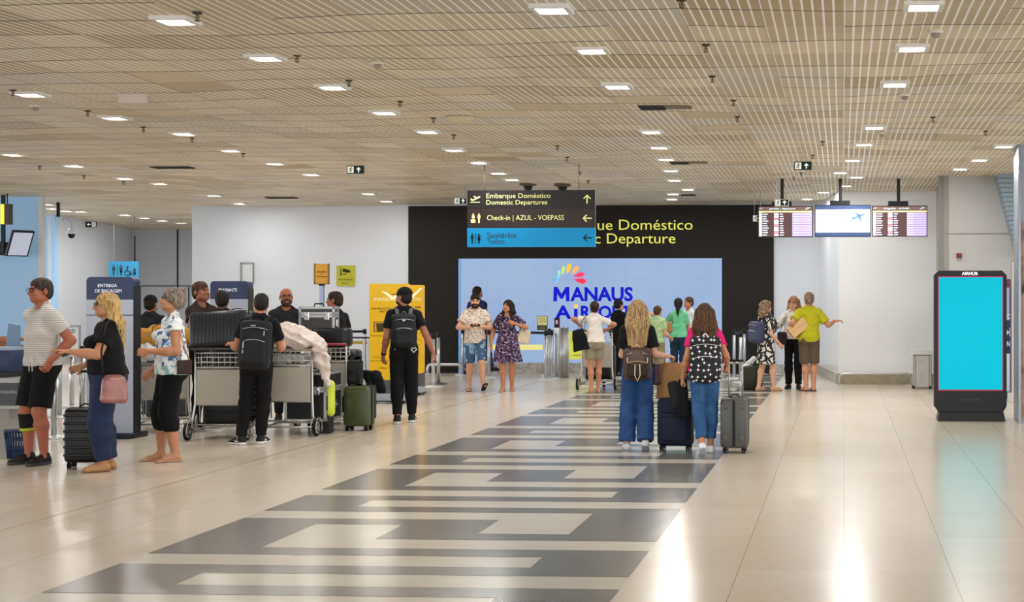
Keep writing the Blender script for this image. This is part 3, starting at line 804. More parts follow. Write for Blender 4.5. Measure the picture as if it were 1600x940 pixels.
    def build_body(s, beard=None, brows='#2a1c14', lips='#9a5348', torso=True):
        parts = []
        allp = [s.T(0, 0, 1.4), s.sh[1], s.sh[-1], s.off + V3(0, .1, .9)] + [p for sd in (1, -1) for p in s.arm[sd]] + [p for sd in (1, -1) for p in s.leg[sd]]
        lo, hi = s.bounds(allp, .17); lo[2] = -.03
        S = SDF(lo, hi, .0095)
        s.torso(S, -.006)
        S.cap(s.neck + s.R @ V3(0, -.004, -.045), s.HL(0, .012, -.075), .044 if s.f else .05, .046 if s.f else .054, .02)
        for sd in (1, -1):
            s.limb_arm(S, sd); s.limb_leg(S, sd)
            an = s.leg[sd][2]; d, up, a = s.foot_dir(sd)
            S.cap(an, an - up * .045 + (-d) * .025, .034, .03, .02)
            S.cap(an - up * .05 - d * .02, an - up * .062 + d * .12, .028, .02, .02, a, 1.5)
            S.cap(an - up * .02 + d * .02, an - up * .06 + d * .12, .03, .018, .02, a, 1.3)
            S.cap(an - up * .064 + d * .12, an - up * .068 + d * .165, .019, .014, .015, a, 2.3)
        parts.append(S.mesh() + (0,))
        # head
        c = s.hc; S = SDF(c - .2, c + .17, s.hres); s.head_prims(S); V, Q = S.mesh()
        C = centers(V, Q); q = (C - s.hc) @ s.RH      # head-local
        mi = np.zeros(len(Q), np.int32)
        x, y, z = q[:, 0], q[:, 1], q[:, 2]
        if beard: mi[(y < -.005) & (z < -.028 - .5 * (y + .09)) & (z > -.13) & ~((abs(x) < .017) & (z > -.07) & (z < -.048)) & (y < .0 + .0 * x)] = 3
        mi[(abs(x) < .017) & (abs(z + .058) < .0075 - .0002 * abs(x) / .001 * .5) & (y < -.084)] = 1
        br = (abs(x) > .010) & (abs(x) < .052) & (y < -.06) & (abs(z - (.031 - .05 * abs(abs(x) - .03))) < .0052); mi[br] = 2
        parts.append((V, Q, mi))
        for sd in (1, -1):
            V, Q = s.make_hand(sd); parts.append((V, Q, 0))
        # eyes
        EV = []; EQ = []; EM = []; n0 = 0
        for sd in (1, -1):
            cpos = V3(sd * .030, -.0735, .012)
            nu, nv = 12, 8; vs = []
            for j in range(nv + 1):
                for i in range(nu):
                    th = PI * j / nv; ph = 2 * PI * i / nu
                    vs.append(cpos + .0118 * V3(math.sin(th) * math.cos(ph), -math.cos(th), math.sin(th) * math.sin(ph)))
            for j in range(nv):
                for i in range(nu):
                    EQ.append((n0 + j * nu + i, n0 + j * nu + (i + 1) % nu, n0 + (j + 1) * nu + (i + 1) % nu, n0 + (j + 1) * nu + i)); EM.append(5 if j < 3 else 4)
            n0 += len(vs); EV += vs
        EV = np.array(EV) @ s.RH.T + s.hc
        parts.append((EV, np.array(EQ), np.array(EM)))
        Vs, Qs, Ms = [], [], []; off = 0
        for V, Q, m in parts:
            Vs.append(V); Qs.append(Q + off); Ms.append(np.full(len(Q), m, np.int32) if np.isscalar(m) else m); off += len(V)
        mats = [s.skin, mat(lips, .5, name='lips'), mat(brows, .8, name='brow_hair'), mat(beard or '#20150f', .85, name='beard_hair'), mat('#b9aea4', .4, name='eye_white'), mat('#1c1210', .2, name='eye_iris')]
        npmesh('body', np.concatenate(Vs) * s.k, np.concatenate(Qs), mats, np.concatenate(Ms), s.root)
        return s
    def add(s, name, S, m, mi=None, label=None):
        V, Q = S.mesh()
        if len(Q) == 0: return None
        mm = m if isinstance(m, (list, tuple)) else [m]
        o = npmesh(name, V * s.k, Q, mm, mi(centers(V, Q)) if mi else None, s.root)
        if label: o['label'] = label
        return o
    # ---------------- clothing
    def top(s, m, sleeve=.5, hem=.90, o=.012, neck=.07, name='shirt', loose=.0, long=False, flare=None, vneck=0., fold=.0035, mi=None, slo=.010, res=.0085, open_=False):
        pts = [s.T(0, 0, 1.45), s.T(0, 0, hem), s.off + V3(0, 0, hem)] + [s.sh[1], s.sh[-1]] + ([p for sd in (1, -1) for p in s.arm[sd]] if sleeve > .0 else [])
        lo, hi = s.bounds(pts, .2 + loose); lo[2] = min(hem, lo[2] + .1) - .04 if flare is None else hem - .04
        S = SDF(lo, hi, res)
        s.torso(S, o)
        nx = s.R @ V3(1, 0, 0); f = s.fat
        if flare is None:
            S.cap(s.T(0, 0, 1.12), s.T(0, .012, hem - .06), .088 * f + o + loose * .3, .106 * f + o + loose, .03, nx, 1.42); S.ell(s.T(0, .045, .93), (.15 * f + o, .09 * f + o, .12), .03); S.cap(s.T(-.078, .004, .91), s.T(.078, .004, .91), .09 * (.4 + .6 * f) + o)
        else:
            rb = flare; S.cap(s.T(0, 0, 1.08), s.off + V3(0, .005, hem - .03), .10 * f + o, rb, .04, nx, 1.35)
        up = s.R @ V3(0, 0, 1)
        cutp = s.T(0, 0, hem) if flare is None else s.off + V3(0, 0, hem); cutn = -up if flare is None else V3(0, 0, -1)
        S.cut(cutp, cutn)
        for sd in (1, -1):
            a, e, w = s.arm[sd]; ff = .5 + .5 * f
            if sleeve <= 0: continue
            if sleeve <= 1:
                p = a + (e - a) * sleeve; n = unit(e - a)
                S.cap(a, e, (.046 if s.f else .051) * ff + slo, (.044 if s.f else .05) * ff + slo + .008, .02, cuts=[(p, n)])
            else:
                S.cap(a, e, (.046 if s.f else .051) * ff + slo, .044 * ff + slo, .02)
                p = e + (w - e) * (sleeve - 1); n = unit(w - e)
                S.cap(e, w, .044 * ff + slo, .034 * ff + slo, .02, cuts=[(p, n)])
        if sleeve <= 0:
            for sd in (1, -1):
                S.cut(s.T(sd * (s.w + .005), 0, 1.3), s.R @ V3(sd, 0, .0))
        S.ell(s.T(0, -.03 - vneck * .3, 1.475), (neck, neck * .9, .062 + vneck), .006, s.R, op='s')
        S.folds(fold, s.h * 13)
        return s.add(name, S, m, mi)
    def bottom(s, m, length=1.95, o=.008, flare=(0., 0.), name='trousers', fold=.003, waist=1.02, mi=None, res=.0085):
        """length 0-1 thigh, 1-2 shin"""
        pts = [s.off + V3(0, 0, waist + .05)] + [p for sd in (1, -1) for p in s.leg[sd]]
        lo, hi = s.bounds(pts, .19); lo[2] = max(lo[2], -.02)
        S = SDF(lo, hi, res); f = s.fat; T = s.T
        nx = V3(1, 0, 0)
        S.cap(s.off + V3(0, .012, .90), s.off + V3(0, .008, .98), .098 * f + o, .092 * f + o, .03, nx, 1.42)
        S.cap(T(0, .008, .97), T(0, .006, 1.06), .092 * f + o, .088 * f + o, .03, s.R @ nx, 1.4)
        ff = .4 + .6 * f
        for sd in (1, -1):
            a, kn, an = s.leg[sd]
            S.ell(s.off + V3(sd * .064, .055, .90), (.078 * f + o, .072 * f + o, .09 + o), .03)
            if length <= 1:
                p = a + (kn - a) * length; n = unit(kn - a)
                S.cap(a, kn, .084 * ff + o, .064 * ff + o + flare[0], .02, cuts=[(p, n)])
            else:
                S.cap(a, kn, .084 * ff + o, .058 * ff + o + flare[0], .02)
                p = kn + (an - kn) * (length - 1); n = unit(an - kn)
                mm = kn + (an - kn) * .3 + V3(0, .010, 0)
                S.cap(kn, mm, .058 * ff + o + flare[0], .058 * ff + o + flare[0] * .8 + flare[1] * .2, .03)
                S.cap(mm, an + (an - kn) * .1, .057 * ff + o + flare[0] * .8 + flare[1] * .2, .042 + o + flare[1], .03, cuts=[(p, n)])
        S.cut(T(0, 0, waist), s.R @ V3(0, 0, 1))
        S.folds(fold, s.h * 7)
        return s.add(name, S, m, mi)
    def shoes(s, upper, sole='#e8e8e8', kind='sneaker', sock=None, label=None, accent=None):
        um = mat(upper, .6, name='shoe_upper', bump=('b', 30., .3)); sm = mat(sole, .6, name='shoe_sole')
        for sd in (1, -1):
            an = s.leg[sd][2]; d, up, a = s.foot_dir(sd)
            pts = [an, an + d * .2, an - d * .08]; lo, hi = s.bounds(pts, .11)
            S = SDF(lo, hi, .006)
            bot = an - up * .083
            if kind in ('sneaker', 'low', 'boot'):
                S.cap(bot + up * .042 - d * .028, bot + up * .036 + d * .11, .038, .032, .02, a, 1.15)
                S.cap(bot + up * .034 + d * .10, bot + up * .028 + d * .165, .032, .024, .02, a, 1.45)
                S.cap(bot + up * .07 - d * .01, bot + up * (.10 if kind != 'low' else .075) - d * .006, .041, .04, .02)
                S.cap(bot + up * .07, bot + up * .045 + d * .10, .034, .028, .02)
                S.cap(bot + up * .014 - d * .035, bot + up * .014 + d * .165, .03, .028, .01, a, 1.45, cuts=[(bot + up * .028, up)])
                S.cut(bot + up * .001, -up); S.cut(bot + up * (.108 if kind != 'low' else .08), up)
                def mi(C, bot=bot, up=up, d=d): 
                    q = (C - bot) @ up; t = (C - bot) @ d
                    return np.where(q < .026 + .006 * (t < 0), 1, 0)
                o = s.add('shoe', S, [um, sm], mi, label)
                if accent:
                    for e in (1, -1):
                        mb = MB(); pts_ = [bot + up * .05 - d * .02 + a * e * .040, bot + up * .035 + d * .03 + a * e * .044, bot + up * .055 + d * .075 + a * e * .036]
                        mb.tube([Vector(p * s.k) for p in pts_], [.003, .008, .003], 6).build('shoe_stripe', mat(accent, .5), o)
            else:
                S.cap(bot + up * .012 - d * .04, bot + up * .012 + d * .165, .03, .032, .01, a, 1.3, cuts=[(bot + up * .018, up)]); S.cut(bot + up * .001, -up)
                if kind == 'sandal2':
                    S.cap(bot + up * .016 - d * .04, bot + up * .016 + d * .16, .034, .036, .01, a, 1.3, cuts=[(bot + up * .025, up)])
                o = s.add('sandal', S, [um, sm], None, label)
                mb = MB(); P_ = lambda x, y, z: Vector((bot + a * x + d * y + up * z) * s.k)
                mb.tube([P_(-.045, .10, .012), P_(-.035, .11, .045), P_(0, .115, .055), P_(.035, .11, .045), P_(.045, .10, .012)], .007, 6, flat=(1.8, .5))
                mb.tube([P_(-.036, -.01, .02), P_(-.038, 0, .07), P_(0, .035, .095), P_(.038, 0, .07), P_(.036, -.01, .02)], .006, 6, flat=(1.5, .5))
                mb.build('sandal_strap', um, o)
    def socks(s, color, hgt=.16):
        m = mat(color, .9)
        for sd in (1, -1):
            kn, an = s.leg[sd][1:]; u = unit(kn - an); S = SDF(*s.bounds([an, an + u * hgt], .07), .007)
            S.cap(an - u * .01, an + u * hgt * .9, .038, .045, .01, cuts=[(an + u * hgt * .8, u)]); s.add('sock', S, m)
    # ---------------- hair
    def hair(s, kind, m, o=.010, length=.25, line=.045, noise=.0018, front=False, extra=None, width=1.):
        L = s.HL; R = s.RH; c = s.hc
        lo = c - V3(.19, .19, .17 + (length if kind in ('long', 'pony') else .08)); hi = c + V3(.19, .19, .19)
        S = SDF(lo, hi, .006 if s.hres < .007 else .007)
        oo = o; o = .002 if kind == 'fade' else o
        S.ell(L(0, .020, .034), (.078 + o, .098 + o, .086 + o), .01, R)
        if kind in ('short', 'fade', 'bun', 'pony', 'long', 'curly', 'mop'):
            S.ell(L(0, .045, -.02), (.070 + o * .8, .07 + o, .07), .02, R)
        # open the face
        S.ell(L(0, -.108, -.03), (.066 if kind != 'long' else .060, .080, line + (.060 if kind == 'short' else .052)), .006, R, op='s')
        if kind == 'fade':
            S.cut(L(0, 0, -.025), R @ V3(0, -.75, -1.)); S.ell(L(0, .012, .072), (.064 + oo * .5, .086 + oo * .5, .044 + oo), .02, R)
        if kind == 'short': S.cut(L(0, 0, -.055), R @ V3(0, -.75, -1.))
        if kind in ('bun', 'pony', 'mop'):
            S.cut(L(0, 0, -.045), R @ V3(0, -.85, -1.))
        if kind == 'mop':
            for i in range(14):
                t = i * 2.4; S.ell(L(.065 * math.cos(t), .03 + .07 * math.sin(t), .05 + .045 * math.cos(i * 1.7)), (.034, .034, .03), .02, R)
        if kind == 'bun': S.ell(L(0, .125, .02 if not extra else extra), (.038, .034, .04), .015, R)
        if kind == 'pony':
            S.ell(L(0, .12, .03), (.025, .025, .025), .02, R)
            p0 = L(0, .13, .02); p1 = p0 + V3(0, .0, -length * .5) + s.R @ V3(0, .035, 0); p2 = p0 + V3(0, 0, -length)
            S.cap(p0, p1, .024, .036, .02); S.cap(p1, p2, .036, .012, .02)
        if kind == 'long':
            for x, y, e in ((-.075, .02, 0), (.075, .02, 0), (-.05, .075, .04), (.05, .075, .04), (0, .09, .05), (-.095, .045, -.02), (.095, .045, -.02)):
                p0 = L(x * .9, y, .03); p1 = L(x * 1.05, y + .015, -.10)
                q = s.neck + s.R @ V3(x * 1.15 * width, max(.03, y + .035), -.0) ; p2 = s.neck + s.R @ V3(x * width, y + .055, -(length - .13) - e)
                if y < .05: q = s.neck + s.R @ V3(x * 1.15 * width, .04, 0); p2 = s.neck + s.R @ V3(x * 1.1 * width, .05 + .03, -(length - .16))
                S.cap(p0, p1, .03, .034, .03); S.cap(p1, q, .034, .036, .03); S.cap(q, p2, .036, .014, .03)
        if front:
            for sd in (1, -1): S.cap(L(sd * .074, .0, .02), L(sd * .080, -.01, -.09), .018, .024, .02); S.cap(L(sd * .080, -.01, -.09), s.T(sd * .085, -.085, 1.33), .024, .022, .02); S.cap(s.T(sd * .085, -.085, 1.33), s.T(sd * .08, -.12, 1.24), .022, .01, .02)
        if kind == 'curly':
            rr = random.Random(3)
            for i in range(70):
                t = rr.random() * 2 * PI; z = rr.uniform(-length, .08); rad = (.10 if z > -.05 else .115) * width
                yy = .035 + rad * math.sin(t) * .95
                if yy < -.02 and z < .03: continue
                S.ell(L(rad * math.cos(t) * .95 * math.sqrt(max(0.15, 1 - (max(z, 0) / .13) ** 2)), yy, z + .02), (.03, .03, .026), .012, R)
            S.ell(L(0, .06, -.06), (.10 * width, .07, length * .75), .03, R)
            S.ell(L(0, -.12, -.05), (.058, .085, line + .05), .006, R, op='s')
        if noise:
            cx, cy, cz = c
            S.disp(lambda X, Y, Z: noise * (np.sin(np.arctan2(Y - cy, X - cx) * 34 + 1.6 * np.sin((Z - cz) * 14)) + .6 * np.sin(np.arctan2(Y - cy, X - cx) * 57 + 2 * np.sin((Z - cz) * 9 + 1))))
        return s.add('hair', S, m)
    def glasses(s, color='#1a1414'):
        mb = MB(); P_ = lambda x, y, z: Vector(s.HL(x, y, z) * s.k)
        for sd in (1, -1):
            mb.tube([P_(sd * .032 + .024 * math.cos(t), -.103 + .006 * abs(math.cos(t)), .010 + .018 * math.sin(t)) for t in [k * PI / 6 for k in range(12)]], .0022 * s.k, 6, closed=True)
            mb.tube([P_(sd * .056, -.098, .014), P_(sd * .078, -.06, .014), P_(sd * .084, .012, .010)], .002 * s.k, 6)
        mb.tube([P_(-.01, -.106, .014), P_(.01, -.106, .014)], .002 * s.k, 6)
        mb.build('glasses', mat(color, .3), s.root)
    def watch(s, sd, color='#101014'):
        a, e, w = s.arm[sd]; u = unit(w - e); p = w - u * .015
        MB().cyl(Vector((p - u * .012) * s.k), Vector((p + u * .012) * s.k), .034 * s.k, seg=14).build('wristwatch', mat(color, .4), s.root)
    def cap_hat(s, m, brim=-1, blab=None):
        L = s.HL; R = s.RH; c = s.hc; S = SDF(c - .22, c + .22, .006)
        S.ell(L(0, .02, .045), (.088, .108, .09), .01, R, cuts=[(L(0, 0, .028), R @ V3(0, .15, -1.))])
        o = s.add('cap', S, m)
        S = SDF(c - .25, c + .22, .005); y = brim
        S.ell(L(0, y * .10 + (.02 if y > 0 else .0), .036), (.07, .085, .03), .005, R, cuts=[(L(0, 0, .044), R @ V3(0, 0, 1.)), (L(0, 0, .036), R @ V3(0, 0, -1.))])
        V, Q = S.mesh(); npmesh('cap_brim', V * s.k, Q, [m], None, o)
        return o
    def local_empty(s, name, p, label, cat, group=None):
        """a thing carried by this person: an Empty in the person's frame at local point p"""
        w = s.W(p); o = empty(name, w, s.rz, label, cat, group); o['_'] = 0; del o['_']; s.lp = np.array(p, float); return o
    def lmesh(s, name, S, m, root, p, mi=None):
        V, Q = S.mesh(); mm = m if isinstance(m, (list, tuple)) else [m]
        return npmesh(name, (V - np.array(p)) * s.k, Q, mm, mi(centers(V, Q)) if mi else None, root)
    def backpack(s, label, m, w=.30, h=.44, d=.15, z=1.12, strapm=None, style='plain', trim=None, y=.17, group=None, mi=None, pocketm=None):
        R = s.R; C = s.T(0, y + (s.fat - 1) * .1, z); base = C - R @ V3(0, 0, h / 2)
        r = s.local_empty('backpack', base, label, 'backpack', group); p = base
        strapm = strapm or m
        S = SDF(*s.bounds([C], .36), .007)
        S.rbox(C, (w / 2, d / 2, h / 2), .055, R=R); S.ell(C + R @ V3(0, .01, -h * .1), (w * .5, d * .62, h * .42), .03, R)
        S.disp(lambda X, Y, Z: .002 * np.sin(X * 40 + Z * 30) * np.sin(Z * 50))
        s.lmesh('main_compartment', S, m, r, p, mi)
        S = SDF(*s.bounds([C + R @ V3(0, d * .4, -h * .15)], .3), .007)
        S.rbox(C + R @ V3(0, d * .52, -h * .17), (w * .38, d * .22, h * .25), .035, R=R); s.lmesh('front_pocket', S, pocketm or m, r, p)
        q = lambda x, y_, z_: Vector(((s.T(x, y_, z_)) - p) * s.k)
        zt = z + h / 2
        mb = MB(); mb.tube(arc(C_(s, C + R @ V3(-.03, -.02, h / 2 - .015), p), C_(s, C + R @ V3(0, -.02, h / 2 + .07), p), C_(s, C + R @ V3(.03, -.02, h / 2 - .015), p), 8), .008, 6); mb.build('grab_handle', trim or strapm, r)
        for sd in (1, -1):
            mb = MB(); sw = .085 if not s.f else .075
            mb.tube([q(sd * sw * .8, .13, min(zt - .06, 1.36)), q(sd * sw, .075, 1.435), q(sd * sw * 1.1, .0, 1.462), q(sd * sw * 1.15, -.085, 1.40), q(sd * sw * 1.3, -.15 * s.fat, 1.28), q(sd * .135, -.11 * s.fat, 1.13), q(sd * .155 * s.fat, .01, 1.07), q(sd * .11, .12, z - h * .4)], [.022, .022, .022, .022, .02, .013, .010, .009], 8, flat=(1.2, .35))
            mb.build('shoulder_strap', strapm, r)
        mb = MB()
        for zz_, ww in ((h * .30, w * .40), (h * .04, w * .34)):
            mb.tube([C_(s, C + R @ V3(x * ww, d * .5 + (.03 if zz_ < h * .2 else .012) + .02 * (1 - x * x) + (.02 if zz_ < h * .2 else 0), zz_ + .02 * (1 - x * x)), p) for x in [-1, -.6, -.2, .2, .6, 1]], .0035, 6)
        mb.build('zip', trim or ALU, r)
        return r, C, p
def tbox(S, C, w, h, d, taper, R, r):
    X, Y, Z = S.ax[0][:, None, None], S.ax[1][None, :, None], S.ax[2][None, None, :]
    px, py, pz = X - C[0], Y - C[1], Z - C[2]; px, py, pz = (R[0, i] * px + R[1, i] * py + R[2, i] * pz for i in range(3))
    t = np.clip(pz / h + .5, 0, 1); kx = 1 - (1 - taper) * t; ky = 1 - .4 * t
    qx, qy, qz = np.abs(px) - (w / 2 * kx - r), np.abs(py) - (d / 2 * ky - r), np.abs(pz) - (h / 2 - r)
    D = np.sqrt(np.maximum(qx, 0) ** 2 + np.maximum(qy, 0) ** 2 + np.maximum(qz, 0) ** 2) + np.minimum(np.maximum(qx, np.maximum(qy, qz)), 0) - r
    S.f = np.minimum(S.f, D.astype(np.float32))
def C_(s, v, p): return Vector((v - p) * s.k)
def tote(s, label, name, mtl, C, w, h, d, strap_pts, cat='bag', taper=.8, strapm=None, rot=None, sr=.007, soft=.03, group=None):
    """soft bag: C = centre in local coords of person s"""
    R = rot if rot is not None else np.eye(3); C = V3(*C); base = C - V3(0, 0, h / 2)
    r = s.local_empty(name, base, label, cat, group)
    S = SDF(*s.bounds([C], max(w, h) * .75 + .05), .006)
    tbox(S, C, w, h, d, taper, R, min(soft, d * .35))
    S.disp(lambda X, Y, Z: .004 * np.sin(X * 24 + Z * 11 + 2) * np.sin(Z * 19 + Y * 22) + .002 * np.sin(X * 55 + Z * 20))
    s.lmesh('bag_body', S, mtl, r, base)
    for pts in strap_pts:
        MB().tube([C_(s, V3(*q), base) for q in pts], sr, 6, flat=(1.3, .6)).build('strap', strapm or mtl, r)
    return r
# ================================================================= helpers in a thing's own frame
class Fr:
    """frame of a thing standing at floor point (px, fy): pixel -> local metres on its front plane"""
    def __init__(s, px, fy, name, label, cat, group=None, d=None, rz=0., z=0.):
        s.loc = on_floor(px, fy) if d is None else at_d(px, 0, d); s.loc.z = z
        s.e = empty(name, s.loc, rz, label, cat, group); s.Y = s.loc.y
    def __call__(s, px, py, dy=0.):
        v = at_Y(px, py, s.Y + dy); return v.x - s.loc.x, v.z - s.loc.z
def arrow(mb, x, z, L, ang, y=-.002, w=None, mi=0):
    w = w or L * .13; c, s_ = math.cos(ang), math.sin(ang)
    def R(a, b): return (x + a * c - b * s_, z + a * s_ + b * c)
    h = L / 2
    mb.prism([R(-h, -w / 2), R(h - w * .7, -w / 2), R(h - w * .7, w / 2), R(-h, w / 2)], y, y - .003, mi)
    for e in (1, -1):
        mb.prism([R(h, 0), R(h - L * .42, e * L * .42), R(h - L * .42 - w * .7, e * L * .42 - e * w * .7), R(h - w * 1.4, 0)], y, y - .003, mi)
def man_icon(mb, x, z, h, y=-.002, skirt=False, mi=0):
    mb.cyl((x, y, z + h * .42), (x, y - .003, z + h * .42), h * .085, seg=12, mi=mi)
    q = lambda *p: mb.prism([(x + a * h, z + b * h) for a, b in p], y, y - .003, mi)
    q((-.15, .30), (.15, .30), (.15, -.02), (.10, -.02), (.10, .0), (-.10, .0), (-.10, -.02), (-.15, -.02))
    if skirt: q((-.09, .02), (.09, .02), (.15, -.2), (-.15, -.2))
    q((-.09, .0), (-.012, .0), (-.012, -.5), (-.08, -.5)); q((.012, .0), (.09, .0), (.08, -.5), (.012, -.5))
def runner_icon(mb, x, z, h, y=-.002, mi=0):
    T = lambda pts, r: mb.tube([(x + a * h, y, z + b * h) for a, b in pts], r * h, 6, mi)
    mb.cyl((x + .1 * h, y, z + .36 * h), (x + .1 * h, y - .003, z + .36 * h), h * .09, seg=10, mi=mi)
    T([(.05, .25), (-.02, -.02)], .08); T([(.05, .2), (.22, .08), (.3, .16)], .04); T([(.03, .2), (-.18, .16), (-.22, .0)], .04)
    T([(-.02, -.02), (.14, -.16), (.08, -.42)], .055); T([(-.02, -.02), (-.1, -.25), (-.3, -.28)], .055)
GREEN = mat('#17352a', .5); PICW = mat('#e6ece4', .5, emit=.25)
def exit_sign(px, py, wpx, hpx, d, ang, label, cable=True, flip=False, mount=True, frame=None):
    c = at_d(px, py, d); w, h = wpx * d / F, hpx * d / F
    t = empty('exit_sign', c, 0, label, 'exit sign')
    MB().box((0, 0, 0), (w, .03, h), bev=.003, seg=1).build('sign_box', GREEN if not frame else mat(frame, .5), t)
    if frame: MB().box((0, -.016, 0), (w * .92, .006, h * .84)).build('sign_face', GREEN, t)
    mb = MB(); y = -.019 if frame else -.0155; sx = -1 if not flip else 1
    mb.box((sx * w * .27, y, 0), (w * .36, .002, h * .80)); arrow(mb, -sx * w * .2, 0, h * .66, ang, y, h * .15); mb.build('pictogram', PICW, t)
    mb = MB(); runner_icon(mb, sx * w * .27, 0, h * .78, y - .002); mb.build('running_figure', GREEN, t)
    if mount:
        top = HC - c.z; mb = MB()
        for sx_ in (-.35, .35): mb.cyl((sx_ * w, 0, h / 2 - .002), (sx_ * w, 0, top + .01), .004 if cable else .008, seg=6)
        mb.build('hanger', ALU, t)
    return t
exit_sign(555.5, 265, 27, 12.5, 22.0, PI / 2, 'green running man exit sign under the ceiling, left of the big hanging sign')
exit_sign(1254.5, 259, 27, 13, 21.3, PI / 2, 'green running man exit sign flush under the ceiling above the three flight screens')
exit_sign(720, 314, 20, 10, 26.5, PI / 2, 'small green exit sign half hidden at the top left of the big hanging sign', frame='#cfd3cf')
exit_sign(1221.5, 316.5, 22, 11.5, 23.2, PI / 2, 'green exit sign in a white frame in front of the left flight screen mount', frame='#cfd3cf')
exit_sign(142.5, 350.5, 17, 8.5, 38, PI, 'green exit sign with a left arrow on the far left white wall', flip=True, mount=False)
t = exit_sign(1183.5, 341, 14, 9.5, 27.5, PI, 'white framed left arrow sign behind the left edge of the left flight screen', frame='#e4e4e4')
for px, py, wp, hp, where in ((207.5, 149.5, 46, 23, 'left'), (1272.5, 132.5, 47, 25, 'right')):
    d = 14.2; c = at_d(px, py, d); w, h = wp * d / F, hp * d / F
    t = empty('blank_sign', c, 0, 'blank beige sign panel hanging from the %s part of the ceiling' % where, 'sign')
    MB().box((0, 0, 0), (w, .02, h)).build('panel', mat('#cfc0b6', .7, emit=0.), t)
    mb = MB()
    for s_ in (-.3, .3): mb.cyl((s_ * w, 0, h / 2 - .002), (s_ * w, 0, HC - c.z + .01), .003, seg=6)
    mb.build('hanger', ALU, t)
# ================================================================= big hanging sign
d = dceil(256); c = at_d(831, 341, d); S_ = Fr(831, 0, 'hanging_sign', 'big dark and blue hanging sign with yellow domestic departures lettering', 'sign', d=d, z=c.z)
sg = S_; yel_s = mat('#d9d98e', .5, emit=.15); ys = -.041
def bx(mb, f, x0, y0, x1, y1, y, th=.004, mi=0):
    a, b = f(x0, y1), f(x1, y0); mb.box(((a[0] + b[0]) / 2, y, (a[1] + b[1]) / 2), (b[0] - a[0], th, b[1] - a[1]), mi)
mb = MB(); bx(mb, sg, 731, 297, 930.5, 326, 0, .08); mb.build('top_panel', mat('#1e1a18', .4), sg.e)
mb = MB(); bx(mb, sg, 731, 326, 930.5, 356, 0, .08); mb.build('middle_panel', mat('#33221f', .4), sg.e)
mb = MB(); bx(mb, sg, 731, 356, 930.5, 386, 0, .08); mb.build('blue_panel', mat('#0b86bb', .5, spec=.2), sg.e)
def st(b, x0, y0, x1, y1, m, bold=0., f=sg, y=None, name='lettering'):
    a, c_ = f(x0, y1), f(x1, y0); return text(b, a[0], a[1], c_[0], c_[1], ys if y is None else y, m, f.e, name, bold)
st('Embarque Doméstico', 761, 302, 861, 312, yel_s, .0); st('Domestic Departures', 761, 312.5, 856, 322, yel_s)
st('Check-in | AZUL - VOEPASS', 762, 336, 882, 346.5, yel_s, .0)
navy = mat('#143a5a', .5); st('Sanitários', 762, 362.5, 807.5, 371.5, navy, .006); st('Toilets', 762, 373, 789.5, 381, navy, .0)
mb = MB()
def px2(f, x, y): return f(x, y)
a = sg(918, 311); arrow(mb, a[0], a[1], .135, PI / 2, ys); mb.build('arrow', yel_s, sg.e); mb = MB(); a = sg(918, 341); arrow(mb, a[0], a[1], .135, PI, ys)
mb.build('arrow', yel_s, sg.e)
pk = mat('#10202c', .5); mb = MB(); a = sg(918.5, 371.5); arrow(mb, a[0], a[1], .135, PI, ys); mb.build('arrow', pk, sg.e)
for i, x in enumerate((739, 749.5)): mb = MB(); a = sg(x, 372.5); man_icon(mb, a[0], a[1], .15, ys, i == 1); mb.build('pictogram', pk, sg.e)
mb = MB(); bx(mb, sg, 743.8, 365, 744.8, 380, ys, .004); mb.build('divider', pk, sg.e)
mb = MB()
def plane_icon(mb, f, x, y, k=1., y_=ys):
    P_ = lambda pts: mb.prism([f(x + a * k, y + b * k) for a, b in pts], y_, y_ - .003)
    P_([(-8, 0), (-6.5, -1), (-4.5, 1), (5, -4), (7.5, -4), (7, -2.2), (-4.5, 3.2), (-6.5, 2.6)]); P_([(-3.5, -4), (-1.5, -4.4), (3.5, -2.2), (1, -.8)])
plane_icon(mb, sg, 744, 311, 1.0); mb.build('plane_pictogram', yel_s, sg.e); mb = MB(); bx(mb, sg, 736, 315.6, 751, 316.6, ys); mb.build('underline', yel_s, sg.e)
for i, x in enumerate((740.5, 749.5)): mb = MB(); a = sg(x, 341); man_icon(mb, a[0], a[1], .14, ys, i == 0); mb.build('pictogram', yel_s, sg.e)
mb = MB(); bx(mb, sg, 737, 343, 744, 348, ys - .002); mb.build('suitcase_pictogram', yel_s, sg.e)
mb = MB()
for x in (757, 904.5): a = sg(x, 298); mb.cyl((a[0], 0, a[1]), (a[0], 0, HC - c.z + .02), .008, seg=8)
mb.build('hanging_rod', mat('#8d8a70', .5, .6), sg.e)
